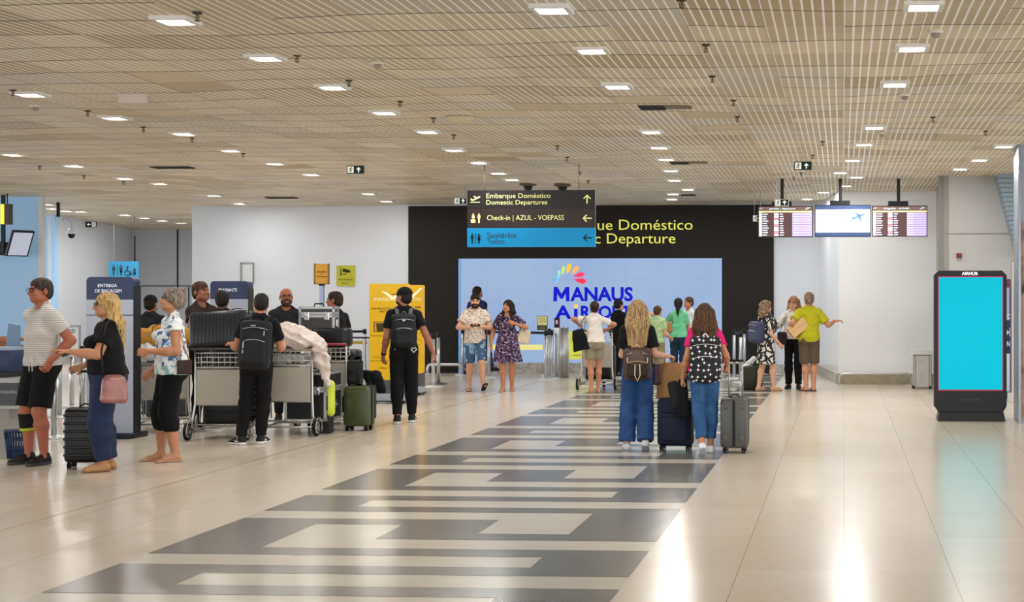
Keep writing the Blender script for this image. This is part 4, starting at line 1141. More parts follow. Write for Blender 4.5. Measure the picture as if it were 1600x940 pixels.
# ================================================================= flight information screens
d = dceil(280)
SD = {}
def scr(x0, y0, x1, y1, polex, label, kind):
    f = Fr((x0 + x1) / 2, 0, 'flight_screen', label, 'screen', 'three hanging flight screens' if False else None, d=d, z=at_d(0, (y0 + y1) / 2, d).z)
    mb = MB(); bx(mb, f, x0, y0, x1, y1, .035, .07); mb.build('housing', mat('#15151c', .35), f.e)
    mb = MB(); bx(mb, f, polex - 16, y0 - 7, polex + 15, y0 + .5, .04, .09); mb.build('mount_bracket', mat('#14161e', .5), f.e)
    a = f(polex, y0 - 4); MB().box((a[0], .04, (a[1] + HC - f.loc.z) / 2), (.055, .055, HC - f.loc.z - a[1] + .02)).build('ceiling_pole', mat('#0f1114', .4), f.e)
    e = lambda c, k=.8: mat(c, .4, emit=k * .66)
    if kind == 'map':
        mb = MB(); bx(mb, f, x0 + 1, y0 + 1, x1 - 1, y1 - 1, -.002); mb.build('display', e('#31456f', .35), f.e)
        mb = MB(); bx(mb, f, x0 + 1.5, y0 + 7, x1 - 1.5, y1 - 7, -.005); mb.build('picture', e('#f4f9ff', 1.05), f.e)
        mb = MB(); P_ = lambda pts: mb.prism([f(x, y) for x, y in pts], -.008, -.010)
        P_([(1315, 327.5), (1359, 327.5), (1359, 354), (1351, 353.5), (1347, 356), (1342, 353), (1329, 352), (1331, 345), (1328, 340), (1318, 342), (1311, 341), (1309, 338), (1316, 335)])
        P_([(1328, 354), (1331, 353), (1332, 356), (1329, 356.5)]); mb.build('map_shape', e('#a9d3f0', .95), f.e)
        mb = MB(); P_([(1331, 341), (1350, 333.5), (1352, 335), (1333, 343)]); P_([(1333, 331), (1335, 330.5), (1345, 336), (1340, 337.5)]); P_([(1341, 339), (1345, 338), (1346, 346), (1344, 345)]); P_([(1331, 339), (1332.5, 338.5), (1335, 342), (1332, 342)]); mb.build('aeroplane', e('#5b7dae', .8), f.e)
        st('Boa viagem!', 1284, 349.5, 1313, 354.5, mat('#26303a', .5), .02, f, -.006)
    else:
        mb = MB(); bx(mb, f, x0 + 1.2, y0 + 1, x1 - 1.2, y1 - 1, -.002); mb.build('display', e('#4b2f30', .55), f.e)
        mb = MB(); bx(mb, f, x0 + 1.2, y0 + 1.5, x1 - 1.2, y0 + 7.5, -.004); mb.build('header', e('#6d4f48', .6), f.e)
        mb = MB(); bx(mb, f, x0 + 1.2, y0 + 8, x1 - 1.2, y0 + 10.3, -.004); mb.build('yellow_line', e('#f0ec9c', .95), f.e)
        mb = MB(); bx(mb, f, x1 - 32, y0 + 11, x1 - 1.5, y1 - 1.5, -.004); mb.build('status_column', e('#b7a9e0', .8), f.e)
        mb = MB(); bx(mb, f, x0 + 1.5, y0 + 11, x0 + 6, y1 - 1.5, -.004); mb.build('time_column', e('#cfe0c8', .75), f.e)
        r1 = MB(); r3 = MB(); rr = random.Random(int(x0))
        for k in range(10):
            y = y0 + 12.2 + k * 3.6
            bx(r1, f, x0 + 7, y, x0 + 11 + rr.uniform(2, 6), y + 1.6, -.006)
            bx(r1, f, x0 + 34, y, x0 + 38 + rr.uniform(0, 3), y + 1.6, -.006)
            am = MB(); bx(am, f, x0 + 25, y - .6, x0 + 32, y + 2.2, -.006); am.build('airline_mark', e('#f4f0ff', 1.) if k % 3 != 2 else e('#d88aa0', .8), f.e)
            bx(r3, f, x1 - 31, y + 2, x1 - 2.5, y + 3, -.006); bx(r1, f, x1 - 30, y + .2, x1 - 22, y + 1.3, -.007)
        r1.build('flight_rows', e('#cfd6f0', .85), f.e); r3.build('row_bands', e('#8272b8', .7), f.e)
        st('partidas - departures' if kind == 'dep' else 'chegadas - arrivals', x0 + 18, y0 + 2.8, x0 + 58, y0 + 6.6, e('#b9dce8', .9), .03, f, -.005)
        mb = MB(); plane_icon(mb, f, x0 + 5, y0 + 4.4, .35, -.005); plane_icon(mb, f, x1 - 8, y0 + 4.4, .5, -.005); mb.build('plane_symbol', e('#9cc6d8', .9), f.e)
scr(1184.5, 321.5, 1270, 370.5, 1222, 'departures board, leftmost of the three screens hanging in a row', 'dep')
scr(1273, 320, 1361, 370, 1313, 'white map screen with aeroplane, middle of the three hanging screens', 'map')
scr(1362.5, 321, 1449, 369.5, 1404, 'arrivals board, rightmost of the three screens hanging in a row', 'arr')
# ================================================================= left hanging devices
d = dceil(303); f = Fr(6, 0, 'hanging_monitor', 'tilted monitor on a black ceiling pole at the left edge', 'screen', d=d, z=at_d(0, 380, d).z)
a = f(5, 395); MB().box((a[0], 0, (a[1] + HC - f.loc.z) / 2), (.06, .06, HC - f.loc.z - a[1] + .03)).build('ceiling_pole', mat('#101318', .4), f.e)
m = empty('monitor_tmp', (0, 0, 0)); bpy.data.objects.remove(m)
a = f(31, 380); R = Matrix.Rotation(math.radians(56), 3, 'Z') @ Matrix.Rotation(math.radians(30), 3, 'X')
def rb(c, size, mt, name, bev=.004):
    v = Vector((a[0], 0, a[1])) + R @ Vector(c); return MB().box(v, size, rot=R, bev=bev, seg=1).build(name, mt, f.e)
rb((0, 0, 0), (.42, .05, .55), mat('#1b1f26', .4), 'housing'); rb((0, -.027, 0), (.36, .006, .49), mat('#aeb6c8', .3, emit=.35), 'display', 0)
mb = MB(); b = f(8, 384); mb.tube([(b[0], 0, b[1]), (b[0] + .1, .0, b[1] + .02), (a[0] - .08, .02, a[1])], .02, 8); mb.build('bracket_arm', BLACK, f.e)
MB().box((f(3, 388)[0], .02, f(3, 388)[1]), (.30, .06, .26), rot=(0, .1, 0), bev=.01).build('second_housing', mat('#1c2129', .45), f.e)
d2 = d - .3; f = Fr(9, 0, 'counter_sign', 'yellow edged black box sign hanging at the left edge above the monitor', 'sign', d=d2, z=at_d(0, 335, d2).z)
mb = MB(); bx(mb, f, 3.5, 319, 9, 350, 0, .12); mb.build('lit_side', mat('#e0dc3c', .5, emit=.6), f.e)
mb = MB(); bx(mb, f, 9, 318.5, 16, 350.5, .02, .14); mb.build('box', mat('#3c3a34', .5), f.e)
a = f(10, 319); MB().cyl((a[0], .03, a[1] - .01), (a[0], .03, HC - f.loc.z + .02), .01, seg=8).build('hanger', BLACK, f.e)
# security camera
d = dceil(316); f = Fr(100, 0, 'security_camera', 'white dome security camera hanging on a curved arm from a ceiling post', 'camera', d=d, z=at_d(0, 345, d).z)
a = f(91, 340); MB().box((a[0], 0, (a[1] + HC - f.loc.z) / 2), (.05, .05, HC - f.loc.z - a[1] + .02)).build('ceiling_post', mat('#1a2024', .5), f.e)
a, b = f(91, 352), f(99, 339); MB().box(((a[0] + b[0]) / 2, -.05, (a[1] + b[1]) / 2), (b[0] - a[0], .1, b[1] - a[1]), bev=.01).build('junction_box', mat('#dfe5ec', .4), f.e)
q = [f(99, 344), f(104, 342), f(110, 343), f(113.5, 349), f(113.5, 357)]; MB().tube([(x, -.05, z) for x, z in q], .018, 8).build('curved_arm', mat('#c9ced6', .4), f.e)
a = f(113.5, 364); MB().lathe([(.025, .1), (.05, .085), (.075, .05), (.085, .0), (.08, -.02)], (a[0], -.05, a[1])).build('camera_body', mat('#e4e8ee', .35), f.e)
MB().lathe([(.073, -.018), (.072, -.05), (.055, -.09), (.025, -.11), (0, -.115)], (a[0], -.05, a[1])).build('dome', mat('#1a3036', .1), f.e)
# restroom sign
f = Fr(193, 0, 'restroom_sign', 'light blue restroom sign with man, woman, wheelchair and baby pictograms', 'sign', d=38.3 * F / 2450, z=at_d(0, 420, 38.3 * F / 2450).z)
mb = MB(); bx(mb, f, 170.5, 408, 217.5, 434.5, .0, .05); mb.build('panel', mat('#2f94c2', .5), f.e)
a = f(210, 409); MB().cyl((a[0], 0, a[1]), (a[0], 0, HC - f.loc.z + .02), .006, seg=8).build('hanging_rod', mat('#32373c', .5), f.e)
a = f(178, 409); MB().cyl((a[0], 0, a[1]), (a[0], 0, HC - f.loc.z + .02), .004, seg=6).build('hanging_rod', mat('#b8bcc0', .5), f.e)
mb = MB(); navyp = mat('#14384e', .5)
for i, x in enumerate((178.5, 190)): mb = MB(); a = f(x, 422); man_icon(mb, a[0], a[1], .26, -.027, i == 1); mb.build('pictogram', navyp, f.e)
mb = MB(); bx(mb, f, 184, 414, 184.8, 430, -.028); mb.build('divider', navyp, f.e); mb = MB()
a = f(200, 417); mb.cyl((a[0], -.026, a[1]), (a[0], -.03, a[1]), .03, seg=10); T = lambda pts, r=.014: mb.tube([(f(x, y)[0], -.028, f(x, y)[1]) for x, y in pts], r, 6)
T([(199.5, 419), (200.5, 424), (204, 424), (206, 429)], .018); T([(200 + 4.3 * math.cos(t), 426 + 4.3 * math.sin(t)) for t in [x * PI / 6 for x in range(0, 10)]], .012)
a = f(211, 421); mb.cyl((a[0], -.026, a[1]), (a[0], -.03, a[1]), .032, seg=10); T([(211, 423), (211, 429)], .035)
mb.build('pictogram', navyp, f.e)
# ================================================================= wall notices on the white wall
f = Fr(502, 0, 'pole_sign', 'mustard framed notice on top of a grey pole above the queue', 'sign', d=25.3, z=0)
mb = MB(); bx(mb, f, 491.5, 412, 514, 443.5, 0, .03); mb.build('board', mat('#c58f22', .5), f.e)
mb = MB(); bx(mb, f, 491, 411.5, 493, 444, -.003, .04); bx(mb, f, 512.5, 411.5, 514.5, 444, -.003, .04); bx(mb, f, 491, 442.5, 514.5, 444, -.003, .04); mb.build('frame', mat('#7b5c22', .5), f.e)
st('Portão', 496.5, 423, 510, 426, mat('#5e4312', .6), .02, f, -.017); st('de', 500.5, 427, 505.5, 429, mat('#5e4312', .6), .01, f, -.017); st('Clientes', 495.5, 430.5, 511, 433, mat('#5e4312', .6), .02, f, -.017)
a = f(503, 444); MB().box((a[0], .0, a[1] / 2), (.07, .05, a[1])).build('pole', mat('#8d97ab', .35, .6), f.e); MB().box((a[0], 0, a[1] - .01), (.09, .06, .03)).build('clamp', BLACK, f.e)
MB().lathe([(.2, 0), (.2, .012), (.05, .03)], (a[0], 0, 0)).build('base_plate', ALU, f.e)
f = Fr(540, 0, 'camera_warning_sign', 'lime yellow notice with a black camera pictogram on the white wall', 'sign', d=PB(540, 430).y / CA * 1.0, z=0)
f.Y = YB - .012; f.loc.y = YB - .012; f.e.location = (at_Y(540, 430, YB - .012).x, YB - .012, at_Y(540, 430, YB).z); f.loc = Vector(f.e.location)
mb = MB(); bx(mb, f, 526, 414.5, 554.5, 447, 0, .02); mb.build('plate', mat('#b3b41d', .5), f.e)
mb = MB(); dk = mat('#2e3010', .6); P_ = lambda pts: mb.prism([f(x, y) for x, y in pts], -.012, -.016)
P_([(532.2, 418), (533.2, 418), (533.2, 431.5), (532.2, 431.5)]); P_([(533, 427.6), (540, 427.6), (540, 426), (541, 426), (541, 428.6), (533, 428.6)]); P_([(536.5, 419), (546.5, 421.8), (545, 426), (535.2, 424)]); P_([(546.8, 422.3), (548, 422.8), (547, 426), (545.8, 425.5)])
mb.build('camera_pictogram', dk, f.e)
st('Sorria, você está sendo', 529, 435.3, 552, 437, dk, .02, f, -.011); st('filmado', 534.5, 441.5, 545.5, 443.5, dk, .03, f, -.011); st('Área monitorada', 530, 438, 552, 439.2, dk, .0, f, -.011)
f = Fr(386, 0, 'wall_frame', 'empty white frame with a grey edge on the white wall', 'frame', d=10)
f.Y = YB - .04; f.loc = Vector((at_Y(386, 425, f.Y).x, f.Y, at_Y(386, 425, f.Y).z)); f.e.location = f.loc
mb = MB(); bx(mb, f, 377, 410.5, 395.5, 442.5, .015, .03); mb.build('panel', mat('#d5d7da', .5), f.e)
mb = MB(); bx(mb, f, 376, 410, 378.6, 442.5, -.0, .06); bx(mb, f, 376, 409.6, 396, 411, -.0, .06); bx(mb, f, 395.3, 410, 396.2, 443, 0, .06); bx(mb, f, 376, 441.8, 396, 443, 0, .06); mb.build('edge', mat('#8c9096', .4), f.e)
f = Fr(1498, 0, 'fire_alarm', 'small dark red fire alarm box on the grey wall above the kiosk', 'alarm', d=10)
f.Y = pg.y - .03; f.loc = Vector((at_Y(1498, 399, f.Y).x, f.Y, at_Y(1498, 399, f.Y).z)); f.e.location = f.loc
mb = MB(); bx(mb, f, 1494.5, 395.5, 1502.5, 403, 0, .06); mb.build('box', mat('#5c1414', .5), f.e); mb = MB(); bx(mb, f, 1496.5, 397.5, 1500.5, 401, -.032, .006); mb.build('call_button', mat('#7e2a26', .4), f.e)
# ================================================================= baggage totems
def totem(px0, px1, top, fy, label, lines, hb=35., body_line=None):
    f = Fr((px0 + px1) / 2, fy, 'information_totem', label, 'totem'); k = dfloor(fy) / F
    a, b = f(px0, top), f(px1, top); w = b[0] - a[0]; zt = a[1]; zh = zt - hb * k; D = .16
    pts = [p for p in rrect(a[0], .06, b[0], zt, .05)]; pts = [(x, max(z, .06)) for x, z in pts]
    hp = [(x, z) for x, z in rrect(a[0], zh - .2, b[0], zt, .05) if z > zh]; hp = [(b[0], zh)] + hp + [(a[0], zh)]
    MB().prism(hp, 0, D).build('header', mat('#14284f', .4), f.e)
    MB().box(((a[0] + b[0]) / 2, D / 2, (zh + .06) / 2), (w, D, zh - .06)).build('body_panel', mat('#aeb4c4', .4), f.e)
    if body_line: MB().box(((a[0] + b[0]) / 2, -.001, f(px0, body_line)[1]), (w, .004, .008)).build('panel_joint', mat('#3c3f4a', .5), f.e)
    MB().box((b[0] + .004, D / 2, (zt - .06) / 2), (.012, D * 1.02, zt - .14)).build('side_edge', mat('#20242e', .4), f.e)
    MB().box(((a[0] + b[0]) / 2, D / 2, .03), (w + .06, D + .28, .06), bev=.01).build('base', mat('#1c2638', .4), f.e)
    for (tx, x0, y0, x1, y1) in lines: st(tx, x0, y0, x1, y1, mat('#e6eaf2', .5, emit=.15), .010, f, -.001)
    return f
totem(135, 208.5, 432.5, 684, 'tall grey totem with a rounded navy header reading entrega de bagagem', [('ENTREGA', 153, 443.3, 183, 448.3), ('DE BAGAGEM', 148.5, 451.5, 190, 456.6)], 35.5, 492)
totem(328.5, 388, 439, 650, 'grey totem with a navy header reading diamante behind the trolleys', [('DIAMANTE', 342, 450.3, 370.5, 455.5)], 28)
# ================================================================= yellow totems
def ytotem(px0, px1, top, fy, label, full):
    f = Fr((px0 + px1) / 2, fy, 'yellow_totem', label, 'totem'); k = dfloor(fy) / F
    a, b = f(px0, top), f(px1, top); w = b[0] - a[0]; zt = a[1]; cxx = 0.
    MB().prism(rrect(a[0], .36, b[0], zt, .025), 0, .14).build('yellow_board', mat('#e2b30e', .4), f.e)
    MB().box((0, .07, .25), (w, .16, .22)).build('grey_panel', mat('#4b4f55', .5), f.e)
    MB().box((0, .07, .09), (w * .98, .2, .12)).build('lower_panel', mat('#9fa6b0', .45), f.e)
    MB().box((0, .07, .035), (w, .32, .02)).build('foot_plate', mat('#2c2e33', .5), f.e)
    mb = MB()
    for sx in (-1, 1):
        for sy in (-.07, .2): mb.ball((sx * w * .43, sy, .02), .02)
    mb.build('castors', BLACK, f.e)
    wm = mat('#f0e9c0', .5, emit=.1); bk = mat('#3d3212', .6)
    U = lambda u, v: (a[0] + u * w, zt - v * (zt - .36))     # board coordinates
    tx = lambda s, u0, v0, u1, v1, m, bo=.0: text(s, *U(u0, v1), *U(u1, v0), -.001, m, f.e, 'lettering', bo)
    mb = MB(); P_ = lambda pts: mb.prism([U(*p) for p in pts], -.001, -.004)
    P_([(.30, .07), (.46, .09), (.62, .135), (.68, .12), (.95, .03), (1., .04), (.72, .15), (.60, .165), (.45, .12)])
    mb.build('white_swoosh', wm, f.e)
    tx('PASSAROS', .13, .145, .95, .178, wm, .0)
    tx('DIMENSÕES', .06, .245, .62, .268, bk, .01); tx('DE', .80, .24, .95, .262, bk, .02); tx('PET', .27, .28, .45, .302, bk, .0)
    mb = MB(); P_ = lambda pts: mb.prism([U(*p) for p in pts], -.001, -.004)
    for (u0, v0, u1, v1) in ((.12, .395, .42, .40), (.12, .495, .42, .50), (.12, .395, .14, .50), (.04, .54, .95, .543), (.04, .80, .95, .803), (.7, .62, .95, .623), (.7, .67, .95, .673), (.08, .76, .3, .763)):
        P_([(u0, v0), (u1, v0), (u1, v1), (u0, v1)])
    P_([(.18, .41), (.36, .41), (.38, .49), (.2, .5)])
    mb.build('printed_lines', bk, f.e); tx('MÁX.', .27, .865, .46, .885, bk, .02)
    return f
ytotem(577, 637, 443, 630, 'front yellow baggage size totem behind the man in the black cap', True)
ytotem(606, 660, 445, 617, 'rear yellow baggage size totem mostly hidden behind the first one', True)
# ================================================================= advertising kiosk
f = Fr(1516, 657, 'digital_kiosk', 'tall black digital kiosk with a plain cyan screen', 'kiosk')
P = lambda x, y: f(x, y)
mb = MB(); pts = [P(*q) for q in ((1466, 422.5), (1566, 422.5), (1573, 430), (1573, 634), (1567, 644), (1467, 644), (1459.5, 634), (1459.5, 430))]; mb.prism(pts, 0, .14); mb.build('housing', mat('#17181a', .35), f.e)
mb = MB(); pts = [P(*q) for q in ((1467, 643.5), (1567, 643.5), (1569.5, 656.8), (1464.5, 656.8))]; mb.prism(pts, -.12, .26); mb.build('base', mat('#1f2022', .4), f.e)
mb = MB(); bx(mb, f, 1465.5, 431.2, 1567.5, 610, -.003, .006); mb.build('red_border', mat('#9c1f3c', .4, emit=.3), f.e)
g = NT('cyan_display', .25); n = g.tex('ShaderNodeTexNoise', .8, Detail=1.0).outputs['Fac']
g.base((.0, .02, .03)); g.put(g.b.inputs['Emission Color'], g.mix(n, lin('#00c2d8'), lin('#04cfe6'))); g.b.inputs['Emission Strength'].default_value = .63; g.b.inputs['Specular IOR Level'].default_value = .05
mb = MB(); bx(mb, f, 1467, 433, 1566, 608, -.008, .006); mb.build('screen', g.m, f.e)
st('AIRHUB', 1502.5, 424.7, 1527.8, 429.8, mat('#e8e8e8', .5, emit=.4), .035, f, -.001)
st('eletromidia', 1503, 621.5, 1530, 625.5, mat('#4c4d50', .5), .0, f, -.001)
# white bin
f = Fr(1441, 607, 'litter_bin', 'white square litter bin beside the kiosk against the alcove wall', 'bin')
mb = MB(); bx(mb, f, 1427, 555, 1455, 603, .12, .34); mb.build('cabinet', mat('#c9c7c6', .5, bump=('mottle', 6., .2)), f.e)
mb = MB(); bx(mb, f, 1424.5, 546, 1457.5, 553, .12, .40); mb.build('lid', mat('#dcdcdc', .4), f.e)
mb = MB()
for x in (1427.5, 1430.5, 1451.5, 1455): bx(mb, f, x - .5, 553, x + .5, 603, -.052, .01)
mb.build('metal_edge', mat('#7c7c7c', .4, .6), f.e)
mb = MB()
for x in (1427.5, 1454): bx(mb, f, x - 1.5, 602, x + 1.5, 607, -.03, .04); bx(mb, f, x - 1.5, 602, x + 1.5, 607, .26, .04)
mb.build('foot', BLACK, f.e)
# banners and right edge
f = Fr(1579, 622, 'navy_banner', 'navy promotional banner with white letters behind the right side of the kiosk', 'banner')
mb = MB(); bx(mb, f, 1570, 436, 1584.5, 612, 0, .03); mb.build('fabric', mat('#101d57', .5), f.e)
mb = MB(); bx(mb, f, 1570, 443, 1577, 500, -.018, .004); mb.build('lilac_field', mat('#a9a6c2', .5), f.e); mb = MB(); bx(mb, f, 1570, 436.5, 1581, 449, -.022, .004); mb.build('purple_field', mat('#642a4c', .5), f.e)
for tx, x0, y0, x1, y1 in (('EC', 1571.5, 490, 1578, 498), ('N', 1573, 533, 1577.5, 541), ('A', 1580.5, 452, 1584, 458)): st(tx, x0, y0, x1, y1, mat('#dfe4f4', .5), .02, f, -.021)
mb = MB(); mb.prism([f(1573, 515), f(1573, 523), f(1577, 519)], -.016, -.02); bx(mb, f, 1577, 512, 1578, 525, -.018); bx(mb, f, 1571, 552, 1577.5, 612, -.018); mb.build('white_mark', mat('#ccd0d8', .5), f.e)
mb = MB(); bx(mb, f, 1569, 611, 1586, 621.5, .0, .3); mb.build('base', mat('#3a3d42', .5), f.e)
f = Fr(1587, 627, 'banner_stand', 'white framed stand between the navy banner and the right pillar', 'stand')
mb = MB(); bx(mb, f, 1580, 407.5, 1591.5, 615, 0, .03); mb.build('board', mat('#d4d7da', .5), f.e); mb = MB(); bx(mb, f, 1579.5, 407, 1581, 615, -.01, .03); bx(mb, f, 1579.5, 406.5, 1592, 408.5, -.01, .03); mb.build('frame', mat('#8d9094', .4), f.e)
mb = MB(); bx(mb, f, 1576, 614, 1592, 626.5, .0, .35); mb.build('base', mat('#c9cbcd', .5), f.e)
f = Fr(1591, 661, 'advertising_pillar', 'steel edged advertising pillar cut by the right edge of the picture', 'pillar')
a, b = f(1591, 400), f(1700, 400); D = .5
MB().box(((a[0] + b[0]) / 2, D / 2, HC / 2), (b[0] - a[0], D, HC)).build('core', mat('#8a9097', .35, .5), f.e)
mb = MB(); mb.box((a[0] + .015, -.01, HC / 2), (.03, .05, HC)); mb.build('steel_edge', mat('#7f868c', .25, .9), f.e)
g = NT('blurred_poster_print', .5); n = g.tex('ShaderNodeTexNoise', 2.2, Detail=3.0).outputs['Fac']; n2 = g.tex('ShaderNodeTexNoise', 5., Detail=1.0).outputs['Fac']
g.base(g.mix(g.math('MULTIPLY', g.math('SUBTRACT', n2, .5), 4., True), g.mix(n, lin('#5e2c20'), lin('#d9b39a')), lin('#3a1512')))
mb = MB(); bx(mb, f, 1595, 345, 1700, 655, -.004, .008); mb.build('poster', g.m, f.e)
# slanted louvred soffit on the right
c0, c1, c2_ = at_Y(1557, 272, pg.y - .5), at_Y(1760, 255, pg.y - .5), at_Y(1592, 400, pg.y - .5); c3 = at_Y(1760, 400, pg.y - .5)
mb = MB(); mb.prism([(c0.x, HC + .02), (c1.x, HC + .02), (c3.x, c2_.z), (c2_.x, c2_.z)], pg.y - .5, pg.y - .004)
g = NT('blue_grey_louvres', .45); fz = g.math('FRACT', g.math('DIVIDE', g.z, .075)); g.base(g.mix(g.math('LESS_THAN', fz, .25), lin('#7f909c'), lin('#5b6a75')))
struct('wall_slanted_bulkhead', mb, g.m)
# ================================================================= queue posts
PST = {}
def post(px, fy, label, group=None, col='#b9bdc2', base='#d7d9db', belts=(), h=.98, sign=None, dark=False):
    f = Fr(px, fy, 'queue_post', label, 'queue post', group)
    MB().lathe([(.0, 0), (.17, 0), (.172, .01), (.15, .022), (.06, .032), (.03, .04)], seg=28).build('base', mat(base, .35, .5), f.e)
    MB().cyl((0, 0, .02), (0, 0, h - .10), .032, seg=18).build('pole', mat(col, .28, .75), f.e)
    MB().cyl((0, 0, h - .10), (0, 0, h), .036, seg=18).box((0, -.036, h - .05), (.03, .012, .055), bev=.003).build('belt_cassette', mat('#1c1d20', .4), f.e)
    for (qx, qfy) in belts:
        q = on_floor(qx, qfy) - f.loc; n = Vector((-q.y, q.x)).normalized() * .0015; mb = MB(); A = Vector((0, 0)); B = Vector((q.x, q.y))
        mb.hprism([A + n, B + n, B - n, A - n], h - .075, h - .025); mb.build('belt', mat('#17191f', .6), f.e)
    return f
post(853, 594, 'queue post with a yellow sign on top, front of the row by the video wall', belts=((764, 590),))
post(858, 590, 'queue post close behind the one with the yellow sign', belts=((862, 592),)); post(862, 592, 'third queue post of the row left of the steel turnstile column'); post(764, 590, 'queue post standing behind the woman in the purple dress')
post(858, 587, 'rearmost slim queue post left of the steel turnstile column')
f = Fr(848, 594, 'post_sign', 'small yellow and black framed sign on top of the front queue post', 'sign', z=0)
mb = MB(); bx(mb, f, 840, 493, 856.5, 515.5, -.05, .02); mb.build('frame', mat('#77764c', .5), f.e); mb = MB(); bx(mb, f, 841, 494, 855.5, 507.5, -.062, .006); mb.build('yellow_sheet', mat('#d8d79a', .5), f.e)
mb = MB(); bx(mb, f, 841.5, 508.5, 855, 514.5, -.062, .006); mb.build('black_strip', mat('#2b2c30', .5), f.e)
mb = MB()
for x, y in ((843.5, 497), (847, 496.5), (850.5, 497), (844.5, 501), (848, 500.5), (851.5, 501)): bx(mb, f, x, y, x + 1.8, y + 1.8, -.067, .003)
bx(mb, f, 843, 509.8, 853.5, 510.8, -.067, .003); bx(mb, f, 843, 512, 853.5, 513, -.067, .003); mb.build('small_symbols', mat('#8b8a60', .5), f.e)
f = Fr(869, 589, 'turnstile_post', 'slim steel post with a dark purple reader beside the steel column', 'post'); zz_ = f(869, 511)[1]
MB().box((.02, 0, zz_ / 2), (.10, .1, zz_), bev=.01).build('pillar', STEEL, f.e); mb = MB(); bx(mb, f, 867, 496, 874.5, 511.5, -.02, .08); mb.build('reader', mat('#3a2230', .4), f.e); mb = MB(); bx(mb, f, 869, 500, 872.5, 506, -.062, .006); mb.build('reader_display', mat('#b98aa0', .4, emit=.4), f.e)
f = Fr(882, 590, 'steel_column', 'ribbed stainless steel column in front of the video wall', 'column'); zz_ = f(882, 512.5)[1]; w0 = f(887, 500)[0]
mb = MB(); mb.cyl((0, 0, 0), (0, 0, zz_), .075, seg=24)
for k in range(9): t_ = PI + k * PI / 8; mb.cyl((.078 * math.cos(t_), .078 * math.sin(t_), 0), (.078 * math.cos(t_), .078 * math.sin(t_), zz_), .011, seg=6)
mb.build('shaft', STEEL, f.e); MB().cyl((0, 0, zz_), (0, 0, zz_ + .02), .085, seg=24).build('top_cap', STEEL, f.e)
post(677, 604.5, 'white queue post right of the man in the black cap', base='#e4e6e8', col='#d5d7da'); post(685, 600, 'grey queue post close behind the white one near the black cap man', base='#5b5e63')
post(723, 586, 'queue post behind the man in the white floral shirt'); post(1147, 591, 'left one of the queue posts behind the pink shirt woman', belts=((1156, 597),)); post(1157, 598, 'right one of the queue posts behind the pink shirt woman'); post(1163, 587, 'rear queue post beside the curly haired woman')
post(570, 588, 'grey queue post between the green suitcase and the yellow totem', belts=((528, 590),)); post(528, 590, 'queue post hidden behind the last baggage trolley')
post(84, 684, 'nearest grey queue post right of the man in the striped shirt', belts=((129, 655),)); post(93, 652, 'slim queue post behind the nearest one on the left'); post(112, 637, 'queue post carrying the framed notice on the left'); post(31, 664, 'queue post behind the blue waste basket', base='#c9ccd0')
post(129, 655, 'queue post hidden behind the woman with the blonde hair')
f = Fr(112, 637, 'notice_holder', 'grey framed notice with printed rules above the left queue posts', 'sign')
mb = MB(); bx(mb, f, 95.5, 507.5, 128.5, 557, -.05, .02); mb.build('frame', mat('#8a8d92', .4, .4), f.e); mb = MB(); bx(mb, f, 98.5, 511, 126, 556, -.062, .006); mb.build('sheet', mat('#d5d8e0', .5), f.e)
dk = mat('#3b3d46', .6)
for i, (s_, x1) in enumerate((('Antes de ir', 123), ('à fila tenha', 121), ('à mão o seu', 117), ('documento', 121))): st(s_, 103, 513 + i * 3.6, x1, 515.8 + i * 3.6, dk, .02, f, -.065)
mb = MB(); bx(mb, f, 105, 535, 121, 536, -.066, .003); bx(mb, f, 105, 539, 118, 540, -.066, .003); mb.build('printed_line', mat('#8d7d7d', .6), f.e)
# barrier frame of the far queue
def rail(pts, label, r=.035, h=None):
    P_ = [on_floor(x, fy) for x, fy, z in pts]; o = P_[0].copy(); e_ = empty('guard_rail', o, 0, label, 'rail')
    v = [p - o + Vector((0, 0, z)) for p, (x, fy, z) in zip(P_, pts)]
    out = [v[0]]
    for i in range(1, len(v) - 1):
        a_, b_, c_ = v[i - 1], v[i], v[i + 1]; q = min(.12, (b_ - a_).length / 2, (c_ - b_).length / 2)
        out += arc(b_ + (a_ - b_).normalized() * q, b_, b_ + (c_ - b_).normalized() * q, 5)
    out.append(v[-1]); MB().tube(out, r, 10).build('tube', mat('#c6c8ca', .3, .6), e_)
    mb = MB()
    for p in (v[0], v[-1]): mb.cyl((p.x, p.y, 0), (p.x, p.y, .012), .12, seg=20)
    mb.build('floor_flange', mat('#d5d6d8', .4, .4), e_)
rail([(668, 584, 0), (668, 584, .2), (722, 584, .2), (722, 584, 0)], 'low bent steel guard rail in front of the dark wall, left of the couple')
rail([(1129, 584, 0), (1129, 584, .24), (1170, 584, .24), (1170, 584, 0)], 'low bent steel guard rail behind the grey suitcase')
rail([(1190, 584, 0), (1190, 584, .22), (1214, 584, .22), (1214, 584, 0)], 'low bent steel guard rail at the right end of the dark wall')
rail([(1311, 602, 0), (1311, 602, .22), (1424, 602, .22), (1424, 602, 0)], 'long low steel guard rail along the white alcove wall', .02)
# upright frame beside the yellow totem
f = Fr(572, 606, 'grey_partition', 'pale grey partition upright left of the yellow totems', 'partition'); 
mb = MB(); bx(mb, f, 567.5, 528, 571, 606, 0, .05); bx(mb, f, 574.5, 528, 577.5, 606, 0, .05); mb.build('upright', ALU, f.e); mb = MB(); bx(mb, f, 540, 526, 577.5, 528.5, 0, .05); mb.build('top_rail', mat('#2b2d31', .5), f.e)
mb = MB(); bx(mb, f, 548, 532.5, 573, 537, -.0, .03); mb.build('yellow_print', mat('#a58b2e', .5), f.e)
mb = MB(); bx(mb, f, 566, 603, 579, 606, 0, .25); mb.build('base', mat('#6b6e72', .5), f.e)
